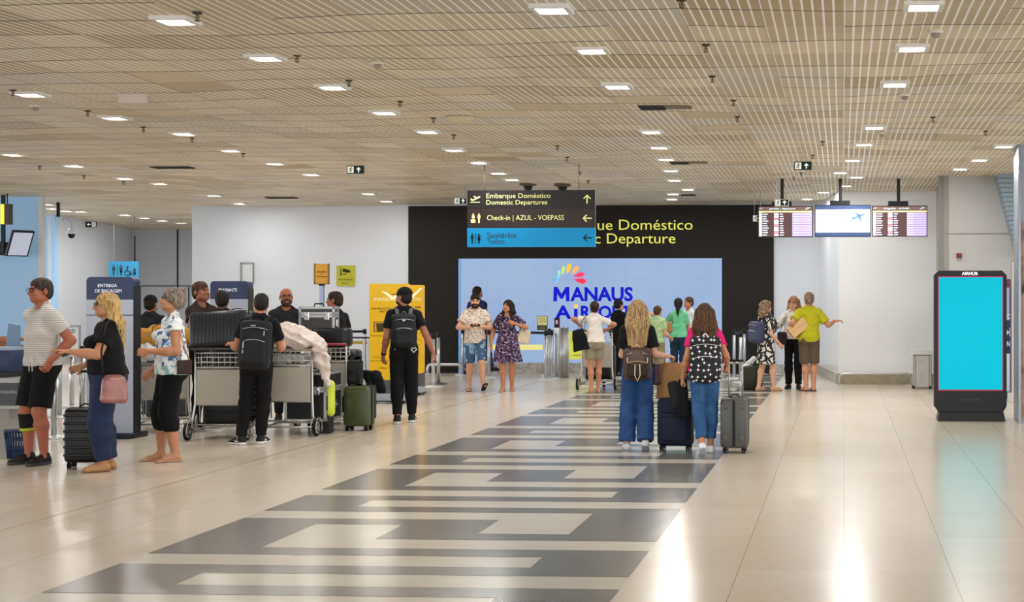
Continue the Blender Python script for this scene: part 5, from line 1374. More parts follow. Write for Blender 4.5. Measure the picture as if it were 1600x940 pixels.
# ================================================================= check-in counter
f = Fr(10, 712, 'check_in_counter', 'grey check-in counter with a dark fascia at the bottom left', 'counter'); k = dfloor(712) / F
mb = MB(); bx(mb, f, -160, 636, 10, 711.5, .3, .5); mb.build('body', mat('#9c9a93', .5), f.e)
mb = MB(); bx(mb, f, -165, 596, 32, 632, .25, .62); mb.build('fascia', mat('#38383c', .45), f.e)
mb = MB(); bx(mb, f, -168, 590.5, 34, 596.5, .25, .68); mb.build('worktop', mat('#a7a7a6', .3), f.e)
mb = MB(); bx(mb, f, -165, 632, 32, 637, .25, .6); mb.build('lower_ledge', mat('#b8b7b2', .4), f.e)
st('imprima sua etiqueta', -46, 607.5, 32, 615.5, mat('#a9aaae', .5), .02, f, -.061)
top = f(0, 590.5)[1]
def on_top(px, py0, px1, py1, name, label, cat, m, D=.2, dy=.25):
    q = Fr((px + px1) / 2, 712, name, label, cat, z=top); q.loc.y += dy; q.e.location.y = q.loc.y; q.Y = q.loc.y
    a = at_Y(px, 0, q.Y).x - q.loc.x; b = at_Y(px1, 0, q.Y).x - q.loc.x; z1 = at_Y(0, py0, q.Y).z - top; return q, a, b, z1
q, a, b, z1 = on_top(-40, 545, 27, 0, 'counter_equipment', 'navy printer unit standing on the check-in counter', 'printer', None)
MB().box(((a + b) / 2, 0, z1 * .6), (b - a, .3, z1 * .8), bev=.015).build('housing', mat('#14264f', .45), q.e); MB().box(((a + b) / 2, 0, z1 * .1), (b - a - .04, .26, z1 * .2)).build('plinth', mat('#2a2b30', .5), q.e); MB().box(((a + b) / 2, 0, z1 * 1.02), (b - a + .01, .31, .03)).build('lid', mat('#8f9db5', .4), q.e)
f2 = Fr(19, 700, 'desk_monitor', 'small grey blue monitor behind the navy printer on the counter', 'monitor', z=0); f2.loc.z = 0
mb = MB(); mb.prism([f2(9, 541), f2(29.5, 541), f2(29.5, 508), f2(13, 505)], 0, .03); mb.build('screen', mat('#54708c', .3, emit=.1), f2.e)
zz_ = f2(20, 541)[1]; MB().cyl((.0, .02, 0), (0, .02, zz_ + .01), .018, seg=10).build('stand_pole', BLACK, f2.e); MB().cyl((0, .02, 0), (0, .02, .02), .14, seg=20).build('stand_foot', BLACK, f2.e)
# waste basket
f = Fr(27, 715, 'waste_basket', 'blue slotted plastic waste basket on the floor by the counter', 'basket'); bl = mat('#14305f', .45)
mb = MB(); hB = .275
for z_, r_ in ((.0, .088), (.09, .098), (.18, .108), (.26, .118)): mb.lathe([(r_ - .004, z_), (r_, z_), (r_ + .002, z_ + .022), (r_ - .002, z_ + .022)], seg=28)
for k_ in range(26):
    t_ = k_ * 2 * PI / 26; mb.cyl((.088 * math.cos(t_), .088 * math.sin(t_), .0), (.118 * math.cos(t_), .118 * math.sin(t_), .27), .0055, seg=5)
mb.build('slotted_wall', bl, f.e); MB().cyl((0, 0, 0), (0, 0, .09), .085, .094, seg=28).build('solid_bottom', bl, f.e); MB().lathe([(.116, .27), (.126, .272), (.126, .285), (.116, .287)], seg=28).build('rim', bl, f.e)
# ================================================================= suitcases
def suitcase(px, fy, w, h, t, color, label, rz=0., style='ribs', tele=0., group=None, loc=None, trim=None, ribdir='v', wheels=True, rough=.4, handle_top=True, rot=None, n=6):
    p = on_floor(px, fy) if loc is None else Vector(loc)
    e = empty('suitcase', p, rz, label, 'suitcase', group)
    if rot is not None: e.rotation_euler = rot
    m = mat(color, rough, name='suitcase_shell'); z0 = .055 if wheels else 0.
    sh = MB(); hh = h - z0
    sh.box((0, 0, z0 + hh / 2), (w, t, hh), bev=min(.045, t * .2), seg=4)
    if style == 'ribs':
        for k in range(n):
            for s_ in (-1, 1):
                if ribdir == 'v': x = (k - (n - 1) / 2) * w * .87 / n; sh.box((x, s_ * t * .5, z0 + hh / 2), (w * .45 / n, .014, hh * .84), bev=.006, seg=2)
                else: z = z0 + hh * (.14 + .145 * k); sh.box((0, s_ * t * .5, z), (w * .9, .014, hh * .05), bev=.006, seg=2); sh.box((w * .5 * 1, 0, z), (.012, t * .8, hh * .05), bev=.005, seg=1); sh.box((-w * .5, 0, z), (.012, t * .8, hh * .05), bev=.005, seg=1)
    elif style == 'panel':
        for s_ in (-1, 1):
            for q in (.26, .5, .74): sh.box((0, s_ * t * .5, z0 + hh * q), (w * .34, .012, .014), bev=.004, seg=1)
            sh.box((0, s_ * t * .495, z0 + hh * .5), (w * .72, .016, hh * .78), bev=.007, seg=2)
    elif style == 'corner':
        for s_ in (-1, 1):
            for sx in (-.3, .3):
                for q in (.2, .84): sh.box((sx * w, s_ * t * .5, z0 + hh * q), (.045, .016, .06), bev=.006, seg=2)
                sh.box((sx * w, s_ * t * .497, z0 + hh * .5), (w * .34, .012, hh * .8), bev=.005, seg=2)
    elif style == 'soft':
        sh.box((0, -t * .5, z0 + hh * .36), (w * .78, .04, hh * .5), bev=.018, seg=3); sh.box((0, -t * .5, z0 + hh * .80), (w * .7, .03, hh * .2), bev=.014, seg=3)
    sh.build('shell', m, e)
    z = MB(); z.box((0, 0, z0 + hh / 2), (w + .004, .012, hh + .004), bev=min(.04, t * .18), seg=3)
    if style == 'corner': z.box((.0, -t * .5 - .002, z0 + hh / 2), (.03, .016, hh * .92)); z.box((0, t * .5 + .002, z0 + hh / 2), (.03, .016, hh * .92))
    z.build('zip_band', mat(trim or '#101012', .5), e)
    if handle_top: MB().tube(arc((-w * .18, 0, h - .002), (0, 0, h + .07), (w * .18, 0, h - .002), 8), .010, 8, flat=(1.4, .7)).build('carry_handle', BLACK, e)
    if wheels:
        for sx in (-1, 1):
            for sy in (-1, 1):
                x, y = sx * (w / 2 - .045), sy * (t / 2 - .04); wm = MB()
                wm.cyl((x, y, .062), (x, y, .04), .016, seg=10); wm.cyl((x - .016, y, .026), (x - .005, y, .026), .026, seg=14); wm.cyl((x + .005, y, .026), (x + .016, y, .026), .026, seg=14)
                wm.box((x, y, .04), (.042, .022, .02)); wm.build('wheel', RUBBER, e)
    if tele:
        mb = MB(); x = min(.07, w * .25)
        for s_ in (-1, 1): mb.cyl((s_ * x, t * .3, h - .01), (s_ * x, t * .3, h + tele), .009, seg=8)
        mb.build('telescopic_rods', ALU, e)
        MB().box((0, t * .3, h + tele), (2 * x + .03, .026, .026), bev=.01).build('pull_grip', BLACK, e)
    return e
def flight_case(loc, rz, w, d, h, label, body='#1b1b1d', name='flight_case', open_lid=False):
    e = empty(name, loc, rz, label, 'case')
    MB().box((0, 0, h / 2), (w - .01, d - .01, h - .01)).build('body', mat(body, .45, bump=('b', 40., .2)), e)
    mb = MB(); r = .03
    for sx in (-1, 1):
        for sy in (-1, 1): mb.box((sx * (w / 2 - r / 2), sy * (d / 2 - r / 2), h / 2), (r, r, h))
    for z in (r / 2, h * .62, h * .62 + r * 1.2, h - r / 2):
        for s_ in (-1, 1):
            mb.box((0, s_ * (d / 2 - r / 2), z), (w, r, r)); mb.box((s_ * (w / 2 - r / 2), 0, z), (r, d, r))
    mb.build('aluminium_edging', mat('#b6b8b8', .35, .7), e)
    for x in (-.28, .28): MB().box((x * w, -d / 2 - .006, h * .63), (.06, .016, .10), bev=.004, seg=1).cyl((x * w - .02, -d / 2 - .02, h * .66), (x * w + .02, -d / 2 - .02, h * .66), .010, seg=8).build('butterfly_latch', CHROME, e)
    MB().box((w / 2 + .004, 0, h * .32), (.012, .14, .10), bev=.003, seg=1).tube([(w / 2 + .015, -.05, h * .34), (w / 2 + .02, -.05, h * .30), (w / 2 + .02, .05, h * .30), (w / 2 + .015, .05, h * .34)], .006, 6).build('side_handle', CHROME, e)
    MB().tube([(-.06, 0, h), (-.05, 0, h + .035), (.05, 0, h + .035), (.06, 0, h)], .009, 8).build('top_handle', BLACK, e)
    return e
# ================================================================= baggage trolleys
def trolley(px, fy, rz, label, red=False):
    p = on_floor(px, fy); e = empty('baggage_trolley', p, rz, label, 'trolley')
    fm = mat('#b7b5b0', .3, .85, name='trolley_tube')
    fr = MB()
    for s_ in (-1, 1):
        fr.tube([(s_ * .265, .05, 1.03), (s_ * .268, .06, .62), (s_ * .268, .06, .42), (s_ * .285, .03, .25), (s_ * .30, .02, .15), (s_ * .27, .14, .11), (s_ * .24, .5, .13), (s_ * .22, .92, .14)], .0135, 8)
        fr.tube([(s_ * .24, .10, .80), (s_ * .24, .12, .20)], .009, 6)
    fr.tube([(-.22, .92, .14), (-.12, .98, .14), (.12, .98, .14), (.22, .92, .14)], .0135, 8)
    for z, y in ((.40, .06), (.17, .11), (.82, .06)): fr.tube([(-.27, y, z), (.27, y, z)], .010, 6)
    fr.tube([(-.36, .0, .105), (.36, .0, .105)], .012, 8)
    for k in range(5): fr.tube([(-.24, .2 + k * .17, .14), (.24, .2 + k * .17, .14)], .008, 6)
    fr.build('frame', fm, e)
    MB().box((0, .045, .605), (.50, .012, .40), bev=.004, seg=1).build('advert_panel', mat('#a8a295', .45, .25), e)
    bk = MB(); y0, y1 = .05, .27
    for z in (.83, .885, .94, .99):
        bk.tube([(-.26, y0, z), (.26, y0, z), (.24, y1, z), (-.24, y1, z)], .0045, 5, closed=True)
    for k in range(9):
        x = -.26 + k * .065; bk.tube([(x, y0, .99), (x, y0, .83), (x * .92, y1, .83), (x * .92, y1, .99)], .0035, 5)
    for s_ in (-1, 1):
        for k in (1, 2): bk.tube([(s_ * .255, y0 + k * .073, .99), (s_ * .255, y0 + k * .073, .83)], .0035, 5)
    bk.build('wire_basket', mat('#c4c3bd', .3, .8, name='basket_wire'), e)
    MB().cyl((-.29, -.01, 1.04), (.29, -.01, 1.04), .016, seg=10).tube([(-.28, -.01, 1.04), (-.265, .05, 1.02)], .012).tube([(.28, -.01, 1.04), (.265, .05, 1.02)], .012).build('handle_bar', mat('#8e2430' if red else '#3a3a3e', .5), e)
    for s_ in (-1, 1):
        x = s_ * .335; w = MB(); w.cyl((x - .016, 0, .10), (x + .016, 0, .10), .098, seg=26, mi=0); w.cyl((x - .019, 0, .10), (x + .019, 0, .10), .070, seg=20, mi=1)
        for k in range(5):
            t_ = k * 2 * PI / 5; w.cyl((x - .021, .042 * math.cos(t_), .10 + .042 * math.sin(t_)), (x + .021, .042 * math.cos(t_), .10 + .042 * math.sin(t_)), .015, seg=8, mi=0)
        w.build('wheel', [RUBBER, mat('#a5a5a3', .35, .7)], e)
        gd = MB()
        for dx in (-.03, .03): gd.tube([(x + dx, .115 * math.cos(t_), .105 + .115 * math.sin(t_)) for t_ in [math.radians(a_) for a_ in range(-30, 211, 24)]], .005, 5)
        gd.build('wheel_guard', fm, e)
    c = MB(); c.cyl((-.018, .80, .055), (.018, .80, .055), .055, seg=18); c.box((0, .80, .10), (.06, .05, .05)); c.build('castor', RUBBER, e)
    e['_m'] = 0; del e['_m']
    return e
def tw(e, x, y, z):
    v = Vector((x, y, z)); v.rotate(Euler((0, 0, e.rotation_euler.z))); return v + Vector(e.location)
def blob_obj(name, label, cat, loc, rz, build, m, res=.01, size=.5, group=None, part='fabric_body'):
    e = empty(name, loc, rz, label, cat, group); S = SDF((-size, -size, -.02), (size, size, size * 1.3), res); build(S); V, Q = S.mesh()
    npmesh(part, V, Q, [m], None, e); return e
tr = {}
tr[1] = trolley(256, 676, math.radians(20), 'leftmost baggage trolley, loaded with an orange duffel behind the grey haired woman')
tr[2] = trolley(339, 688, math.radians(3), 'baggage trolley carrying the ribbed black suitcase, pushed by the man with the black backpack')
tr[3] = trolley(450, 681, math.radians(2), 'baggage trolley loaded with plastic wrapped bundles, right of the man with the black backpack')
tr[4] = trolley(506, 668, math.radians(0), 'rearmost of the loaded baggage trolleys, with a red handle, left of the olive suitcase', red=True)
tr[5] = trolley(932, 609, math.radians(0), 'baggage trolley pushed by the woman in the white shirt near the video wall')
# trolley 1 load
og = mat('#b9822f', .8, bump=('mottle', 10., .5))
def bd(S):
    S.cap((-.22, 0, .14), (.22, 0, .16), .13, .13, .03); S.rbox((0, -.10, .11), (.14, .05, .08), .03, .02); S.cap((-.1, .05, .26), (.12, .03, .25), .06, .05, .05); S.folds(.006)
e = blob_obj('duffel_bag', 'mustard orange duffel bag on the leftmost trolley behind the grey haired woman', 'bag', tw(tr[1], -.02, .17, .985), tr[1].rotation_euler.z, bd, og, .009, .42)
MB().tube([(-.12, -.14, .10), (-.11, -.13, .28), (0, -.06, .34), (.11, -.13, .28), (.12, -.14, .10)], .012, 6, flat=(1.5, .5)).build('strap', mat('#6b4a1e', .7), e); MB().tube([(-.2, -.12, .19), (.2, -.12, .2)], .005, 6).build('zip', ALU, e)
suitcase(0, 0, .50, .60, .26, '#4a4c50', 'grey case standing on the platform of the leftmost trolley', loc=tw(tr[1], .0, .50, .16), rz=tr[1].rotation_euler.z, wheels=False, style='panel')
def bd(S): S.ell((0, 0, .1), (.16, .12, .12), .02); S.ell((-.1, 0, .05), (.1, .1, .09), .03); S.folds(.012)
blob_obj('plastic_bag', 'crumpled white plastic bag on the basket of the leftmost trolley', 'bag', tw(tr[1], -.22, .0, .86), 0, bd, mat('#cfd0cf', .3), .009, .3)
# trolley 2 load
e = suitcase(0, 0, .66, .40, .28, '#33363a', 'large ribbed charcoal hard suitcase lying tilted on top of the trolley', loc=tw(tr[2], .02, .10, 1.06), rz=0, wheels=False, rot=(math.radians(-8), math.radians(-4), math.radians(3)), rough=.25, handle_top=False, n=14)
suitcase(0, 0, .60, .24, .30, '#141416', 'black suitcase lying behind the ribbed charcoal suitcase', loc=tw(tr[2], .06, .50, 1.22), rz=0, wheels=False, style='panel', rot=(0, math.radians(-2), math.radians(4)))
suitcase(0, 0, .52, .50, .36, '#232427', 'dark suitcase standing under the black suitcase on the second trolley', loc=tw(tr[2], .05, .50, .72), rz=0, wheels=False, style='soft')
suitcase(0, 0, .50, .55, .42, '#161719', 'black case standing on the platform of the second trolley behind its panel', loc=tw(tr[2], .0, .42, .155), rz=0, wheels=False, style='ribs', ribdir='h')
# trolley 3 load
def crinkle(X, Y, Z):
    a = np.abs(np.sin(X * 17 + Z * 9 + 2.2 * np.sin(Z * 13 + Y * 7))); b = np.abs(np.sin(X * -11 + Z * 23 + Y * 15 + 2.6 * np.sin(X * 9))); c = np.abs(np.sin(Z * 31 - X * 27 + 3 * np.sin(Y * 12 + Z * 5)))
    return .016 * (a - .5) + .013 * (b - .5) + .007 * (c - .5)
flight_case(tw(tr[3], .14, .5, .155), math.radians(2), .50, .62, .58, 'black flight case with aluminium edges on the platform of the third trolley')
def bd(S):
    S.ell((-.08, 0, .17), (.27, .2, .17), .05); S.ell((.12, .0, .12), (.2, .2, .13), .05); S.ell((-.2, -.05, .12), (.12, .14, .12), .05); S.ell((.3, -.02, .05), (.09, .12, .1), .05)
    S.disp(crinkle)
wrap = mat('#d8c9c2', .25, spec=.7, name='plastic_wrap', bump=('mottle', 22., .6))
blob_obj('wrapped_bundle', 'large bundle wrapped in crumpled pale plastic on top of the third trolley', 'bundle', tw(tr[3], .03, .12, .995), 0, bd, wrap, .008, .45)
def bd(S):
    S.cap((-.04, 0, .50), (.0, .02, .30), .085, .08, .03, (0, 1, 0), 1.4); S.cap((.0, .02, .30), (.08, .0, .08), .075, .035, .03); S.cap((.05, -.04, .42), (.08, -.03, .28), .05, .03, .03)
    S.disp(crinkle)
blob_obj('plastic_wrapping', 'loose pale plastic trailing down the right side of the third trolley', 'plastic', tw(tr[3], .36, .14, .52), 0, bd, wrap, .009, .6)
def bd(S):
    S.rbox((0, 0, .06), (.2, .08, .055), .02); S.folds(.008)
blob_obj('clear_bag', 'small clear wrapped packet inside the basket of the third trolley', 'packet', tw(tr[3], -.02, .16, .845), 0, bd, mat('#a9a9a8', .2, spec=.7), .009, .3)
flight_case(tw(tr[4], -.17, .30, 1.19), math.radians(10), .44, .34, .32, 'aluminium edged black make-up case high up between the two men at the trolleys', body='#3a3a3c')
suitcase(0, 0, .44, .24, .34, '#1b1c1f', 'black boxy suitcase under the aluminium case on the rearmost trolley', loc=tw(tr[4], .02, .24, 1.0), rz=0, wheels=False, style='panel')
suitcase(0, 0, .46, .80, .40, '#17181a', 'tall black suitcase standing on the platform of the rearmost trolley', loc=tw(tr[4], 0, .60, .155), rz=0, wheels=False, style='ribs', ribdir='h')
def bd(S):
    S.rbox((0, 0, .22), (.10, .07, .22), .06); S.ell((0, -.05, .16), (.08, .05, .13), .03)
e = blob_obj('neon_bag', 'neon yellow bag standing between the third and rearmost trolleys', 'bag', on_floor(510, 677) + Vector((0, 0, .2)), 0, bd, mat('#c3d43a', .5), .009, .36)
MB().box((0.03, -.125, .17), (.06, .02, .18), bev=.008).build('black_strap', BLACK, e); MB().box((0, 0, -.09), (.13, .16, .2), bev=.01).build('dark_bottom', mat('#2a2b2c', .7), e)
# trolley 5
suitcase(0, 0, .50, .62, .40, '#131316', 'black suitcase on the trolley of the woman in the white shirt', loc=tw(tr[5], 0, .45, .155), rz=0, wheels=False, style='soft')
# free standing luggage
suitcase(134, 730, .34, .575, .24, '#1a1b1d', 'black hard suitcase with horizontal ridges in front of the blonde woman on the left', rz=math.radians(12), ribdir='h', tele=.34)
suitcase(561, 672, .325, .545, .24, '#3d4526', 'olive green hard suitcase right of the rearmost trolley', style='panel', rz=math.radians(-2))
suitcase(576, 662, .16, .50, .2, '#15170f', 'dark suitcase standing right behind the olive green one', style='ribs')
p = on_floor(555, 668); p.z = .548
e = empty('portable_speaker', p + Vector((0, .0, 0)), 0, 'black portable speaker with a carry handle standing on the olive suitcase', 'speaker')
w_, h_, d_ = .165, .36, .14
mb = MB(); mb.box((0, 0, .145), (w_, d_, .29), bev=.012)
mb.build('cabinet', mat('#17181a', .5, bump=('b', 80., .4)), e)
mb = MB(); mb.tube([(-w_ / 2 + .012, 0, .27), (-w_ / 2 + .012, 0, .345), (0, 0, .355), (w_ / 2 - .012, 0, .345), (w_ / 2 - .012, 0, .27)], .013, 8); mb.build('handle', mat('#202124', .4), e)
mb = MB()
for z in (.08, .20): mb.cyl((0, -d_ / 2 - .001, z), (0, -d_ / 2 - .008, z), .052, seg=22)
mb.build('driver', mat('#2b2d30', .6), e)
def bd(S):
    S.cap((-.10, 0, .24), (.06, 0, .20), .06, .09, .03); S.cap((.05, 0, .20), (.13, .0, .04), .09, .07, .03); S.cap((.0, -.02, .2), (.03, -.02, .06), .08, .06, .03); S.folds(.008)
blob_obj('draped_jacket', 'black jacket draped over the cases behind the portable speaker', 'jacket', on_floor(580, 655) + Vector((0, 0, .36)), 0, bd, cloth('#17181c'), .009, .35)
suitcase(1056, 703, .37, .555, .25, '#131f38', 'navy blue soft suitcase between the two women walking away', rz=math.radians(-3), style='soft', rough=.7)
suitcase(1148.5, 706, .285, .575, .36, '#4b4b47', 'dark grey hard suitcase pulled by the woman in the pink shirt', rz=math.radians(0), style='corner', tele=.38)
suitcase(1176, 609, .34, .42, .22, '#2f311c', 'dark olive suitcase behind the legs of the curly haired woman', style='panel', wheels=False)
def bd(S):
    S.cap((-.02, 0, .06), (-.0, 0, .36), .07, .06, .03); S.cap((0, 0, .36), (.16, .0, .52), .06, .05, .04); S.folds(.010)
blob_obj('white_cover', 'white plastic cover hanging beside the dark olive suitcase of the curly haired woman', 'cover', on_floor(1164, 606), 0, bd, mat('#d9dcdc', .4), .01, .6)
# ================================================================= the travellers
HB = hairmat('#1b120d', '#3b281c'); HBL = hairmat('#8d6b3e', '#d6b67c'); HG = hairmat('#4b4038', '#9d8f80'); HK = hairmat('#0e0b0a', '#2a201b'); HC_ = hairmat('#5a4532', '#a48a6c'); HM = hairmat('#2a1a12', '#62452f'); HLB = hairmat('#6b5238', '#c0a070')
# --- man in the striped shirt
P = Person('man in white striped tee and black shorts standing at the left, hand in pocket', 64, 724, 435, -58, fat=1.12, skin='red', head=(2, -4, 0),
           lh=dict(w=(.225, -.05, .955), hint=(.35, 1, 0), curl=50, dir=(-.15, -.45, -1)), rh=dict(w=(-.19, .05, .90)), lf=dict(p=(.10, -.03, 0), yaw=10), rf=dict(p=(-.09, -.06, 0), yaw=-6))
P.build_body(lips='#7d4034', brows='#3a2a22'); P.top(pattern('thin_grey_stripes', '#cfcac3', [('zstripe', 48., .5, '#a5a19d')]), .62, hem=.90, loose=.012, slo=.014, neck=.062)
P.bottom(cloth('#121215'), .90, o=.014, flare=(.016, 0)); P.shoes('#17181b', '#3a3a3d'); P.hair('fade', hairmat('#241b18', '#4a3e38'), noise=.001, o=.002); P.glasses('#2a1512')
kn = P.leg[-1][1]; an = P.leg[-1][2]; u = unit(kn - an)
mb = MB(); mb.cyl(Vector((kn - u * .17) * P.k), Vector((kn - u * .02) * P.k), .064 * P.k, .072 * P.k, seg=20); mb.build('knee_brace', mat('#1a1a18', .8), P.root)
mb = MB(); mb.cyl(Vector((kn - u * .175) * P.k), Vector((kn - u * .15) * P.k), .066 * P.k, seg=20); mb.build('brace_band', mat('#b9c02c', .7), P.root)
mb = MB(); a = P.off + V3(.06, -.135, .985)
for e_ in (-.008, .012): mb.tube([Vector((a + V3(e_, 0, 0)) * P.k), Vector((a + V3(e_ * 2, -.006, -.06)) * P.k), Vector((a + V3(e_ * 2.5, -.004, -.13)) * P.k)], .006, 6)
mb.build('drawstring', mat('#c9c6c0', .7), P.root)
# --- woman in black tee, blonde hair
P = Person('woman in black tee and blue jeans pointing left, blonde hair, black suitcase in front', 166, 735, 459, -78, 'f', fat=1.5, skin='tan', head=(0, 0, 0),
           lh=dict(w=(.16, -.37, 1.16), hint=(.6, .5, -1), curl=(6, 30, 45, 55), n=(0, 0, -1)), rh=dict(w=(-.20, -.18, 1.0)), lf=dict(p=(.07, -.04, 0), yaw=8), rf=dict(p=(-.10, .05, 0)))
P.build_body(); P.top(cloth('#141417'), .62, hem=.93, loose=.006, slo=.016); P.bottom(denim('#101f3e', '#1f3f70', .4), 1.93, o=.018, flare=(.012, .006)); P.shoes('#a97c4d', '#8a6238', 'low')
P.hair('long', HBL, length=.33, o=.014); P.glasses('#1a1a1a')
tote(P, 'metallic pink handbag hanging at the hip of the blonde woman in the black tee', 'handbag', mat('#9a6a66', .35, .3, bump=('mottle', 12., .5)), (.32, .00, .80), .26, .27, .16,
     [[(.30, -.09, .92), (.27, -.10, 1.15), (.19, -.04, 1.42), (.12, .02, 1.455)], [(.30, .09, .92), (.27, .09, 1.2), (.19, .04, 1.42), (.12, .02, 1.455)]], taper=.78, strapm=mat('#2a211f', .5), rot=rotm(0, 0, 90), soft=.06)
# --- woman with grey hair
P = Person('woman with short grey hair, blue floral white blouse and black capri trousers', 268, 720, 451, -80, 'f', fat=1.34, skin='tan', head=(-3, -4, 0),
           lh=dict(w=(.12, -.23, 1.09), hint=(.5, 1, -.6), curl=45, n=(-1, 0, -.3)), rh=dict(w=(-.22, -.14, .90), hint=(-.2, 1, 0), curl=20), lf=dict(p=(.08, .02, 0)), rf=dict(p=(-.09, -.08, 0)))
P.build_body(lips='#a85a50'); P.top(pattern('blue_floral_blouse', '#dfe3e4', [('petals', 13., .2, '#8fb4d2'), ('noise', 17., .55, '#3f6795'), ('zrange', .0, .955, '#8fc3c4'), ('noise', 11., .56, '#e4e8e8')]), .28, hem=.86, loose=.022, slo=.014)
P.bottom(cloth('#101114'), 1.24, o=.010, flare=(.006, .004)); P.shoes('#b98a70', '#8a6a55', 'sandal'); P.hair('mop', HG, o=.014)
tote(P, 'small brown square bag hanging at the hip of the grey haired woman', 'shoulder_bag', mat('#3b231d', .5), (.27, .07, .935), .14, .145, .05, [[(.25, .03, 1.0), (.22, .0, 1.2), (.12, .0, 1.44)], [(.25, .12, 1.0), (.22, .06, 1.2), (.12, .03, 1.44)]], taper=1.0, strapm=mat('#c29a76', .5), rot=rotm(0, 0, 90), soft=.012)
# --- man with black backpack at the trolley
P = Person('man in black tee and trousers with a big black backpack, leaning on a trolley', 402, 694, 457, 172, fat=1.02, skin='tan', lean=9, head=(4, 8, 0),
           lh=dict(w=(.31, -.26, 1.12), hint=(.25, .3, -1), curl=20, n=(0, 0, -1)), rh=dict(w=(-.24, -.36, 1.10), hint=(-.2, .4, -1)), lf=dict(p=(.17, .02, 0), yaw=45), rf=dict(p=(-.03, -.06, 0), yaw=-15), pelvis=(-.0, .04, -.01), side=-3)
P.build_body(); P.top(cloth('#131317'), .62, hem=.93, loose=.008, slo=.014); P.bottom(cloth('#131316'), 1.96, o=.010, flare=(.006, .004)); P.shoes('#19191c', '#d9d9da', accent='#d8d8d8'); P.hair('fade', HK, noise=.001, o=.012)
r, C, p0 = P.backpack('big black backpack with grey logo marks worn by the man at the second trolley', mat('#15171c', .6, bump=('b', 30., .5)), w=.33, h=.54, d=.18, z=1.10, y=.20)
R3 = Matrix(P.R.tolist())
for x, z, w_, h_ in ((.02, .20, .05, .012), (.11, -.02, .014, .07), (-.10, .12, .012, .05), (.11, -.09, .012, .04)): q = C + P.R @ V3(x, .128, z); MB().box(C_(P, q, p0), (w_, .006, h_), rot=R3).build('logo_mark', mat('#a3a8ad', .5), r)
mb = MB(); q = (P.off + V3(-.13, .135, .94)) * P.k
for e_ in (-1, 1): mb.tube([Vector(q) + Vector((0, .0, -.03)), Vector(q) + Vector((e_ * .03, -.0, .005)), Vector(q) + Vector((e_ * .016, 0, .03)), Vector(q) + Vector((0, 0, .012))], .006, 6)
mb.build('heart_print', mat('#c9cbcf', .6), P.root)
# --- people behind the trolleys
P = Person('man with short dark curly hair behind the second trolley, looking right', 315, 669, 441, 42, skin='#8a5640', head=(-6, 0, 0), rh=dict(w=(-.12, -.36, 1.16), hint=(-1, .2, -.8), n=(0, 0, -1)), lh=dict(w=(.24, -.26, 1.12)))
P.build_body(); P.top(cloth('#3a2a26'), .55); P.bottom(cloth('#1d1f26'), 1.96); P.shoes('#1b1b1b'); P.hair('fade', hairmat('#1a100c', '#5a3e2e'), noise=.003, o=.014)
P = Person('person with black hair seen from behind, left of the totem reading diamante', 347, 656, 455, 178, skin='dark')
P.build_body(); P.top(cloth('#26272d'), .6); P.bottom(cloth('#202228'), 1.96); P.shoes('#1b1b1b'); P.hair('short', HK, o=.014)
P = Person('person in a black cap half hidden behind the grey haired woman and the orange duffel', 236, 650, 462, 150, skin='brown')
P.build_body(); P.top(cloth('#2a2c33'), .6); P.bottom(cloth('#202228'), 1.96); P.shoes('#1b1b1b'); P.hair('short', HK, o=.006); P.cap_hat(cloth('#121318'), -1)
P = Person('bald bearded man in glasses and dark tee facing the camera behind the wrapped bundle', 447, 657, 450, 6, fat=1.1, skin='#9c5a40', rh=dict(w=(-.16, -.3, 1.0)), lh=dict(w=(.16, -.3, 1.0)))
P.build_body(beard='#4d3128', brows='#3a241c'); P.top(cloth('#2a2d33'), .6); P.bottom(cloth('#202228'), 1.96); P.shoes('#1b1b1b'); P.glasses('#1a1010')
P = Person('man with a fade haircut in black at the rearmost trolley, head turned left', 523, 655, 456, -138, fat=1.05, skin='brown', head=(0, 25, 0), lh=dict(w=(.12, -.42, 1.18), hint=(.5, .3, -1)), rh=dict(w=(-.20, -.28, 1.06), hint=(-.6, .5, -.6)), lf=dict(p=(.1, .05, 0)), rf=dict(p=(-.1, -.06, 0)))
P.build_body(); P.top(cloth('#17181c'), .6, loose=.01); P.bottom(cloth('#121317'), 1.96, flare=(.01, .01)); P.shoes('#1b1b1b', '#b8b8b8'); P.hair('fade', HB, noise=.001, o=.010)
# --- man with the cap
P = Person('man in black cap, tee and trousers walking away with a small black backpack', 631, 661, 450, 180, fat=1.0, skin='#a0674e', head=(0, 48, 0), lh=dict(w=(.25, -.08, .865), hint=(0, 1, 0), curl=35), rh=dict(w=(-.36, .04, .885), hint=(-.1, 1, 0), curl=40), lf=dict(p=(.08, .05, 0), yaw=4), rf=dict(p=(-.10, -.12, 0), yaw=-8))
P.build_body(beard='#2b1d18'); P.top(cloth('#17191d'), .62, hem=.93, loose=.006, slo=.016); P.bottom(cloth('#111216'), 1.93, o=.012, flare=(.010, -.004)); P.shoes('#1a1b1e', '#d3d3d3', accent='#cfcfcf'); P.hair('short', HK, o=.002, noise=0); P.cap_hat(cloth('#101216'), -1); P.watch(1)
r, C, p0 = P.backpack('small black backpack with grey straps worn by the man in the black cap', mat('#1a1c21', .55, bump=('b', 30., .4)), w=.30, h=.42, d=.12, z=1.17, y=.165, strapm=mat('#55585e', .6))
mb = MB(); q = C + V3(0, .105, .13); mb.box(C_(P, q, p0), (.035, .006, .02)); mb.build('logo_marks', mat('#c2c6ca', .5), r)
mb = MB(); q = (P.off + V3(-.12, .135, .93)) * P.k
for e_ in (-1, 1): mb.tube([Vector(q) + Vector((0, .0, -.035)), Vector(q) + Vector((e_ * .034, -.0, .005)), Vector(q) + Vector((e_ * .018, 0, .034)), Vector(q) + Vector((0, 0, .012))], .009, 6)
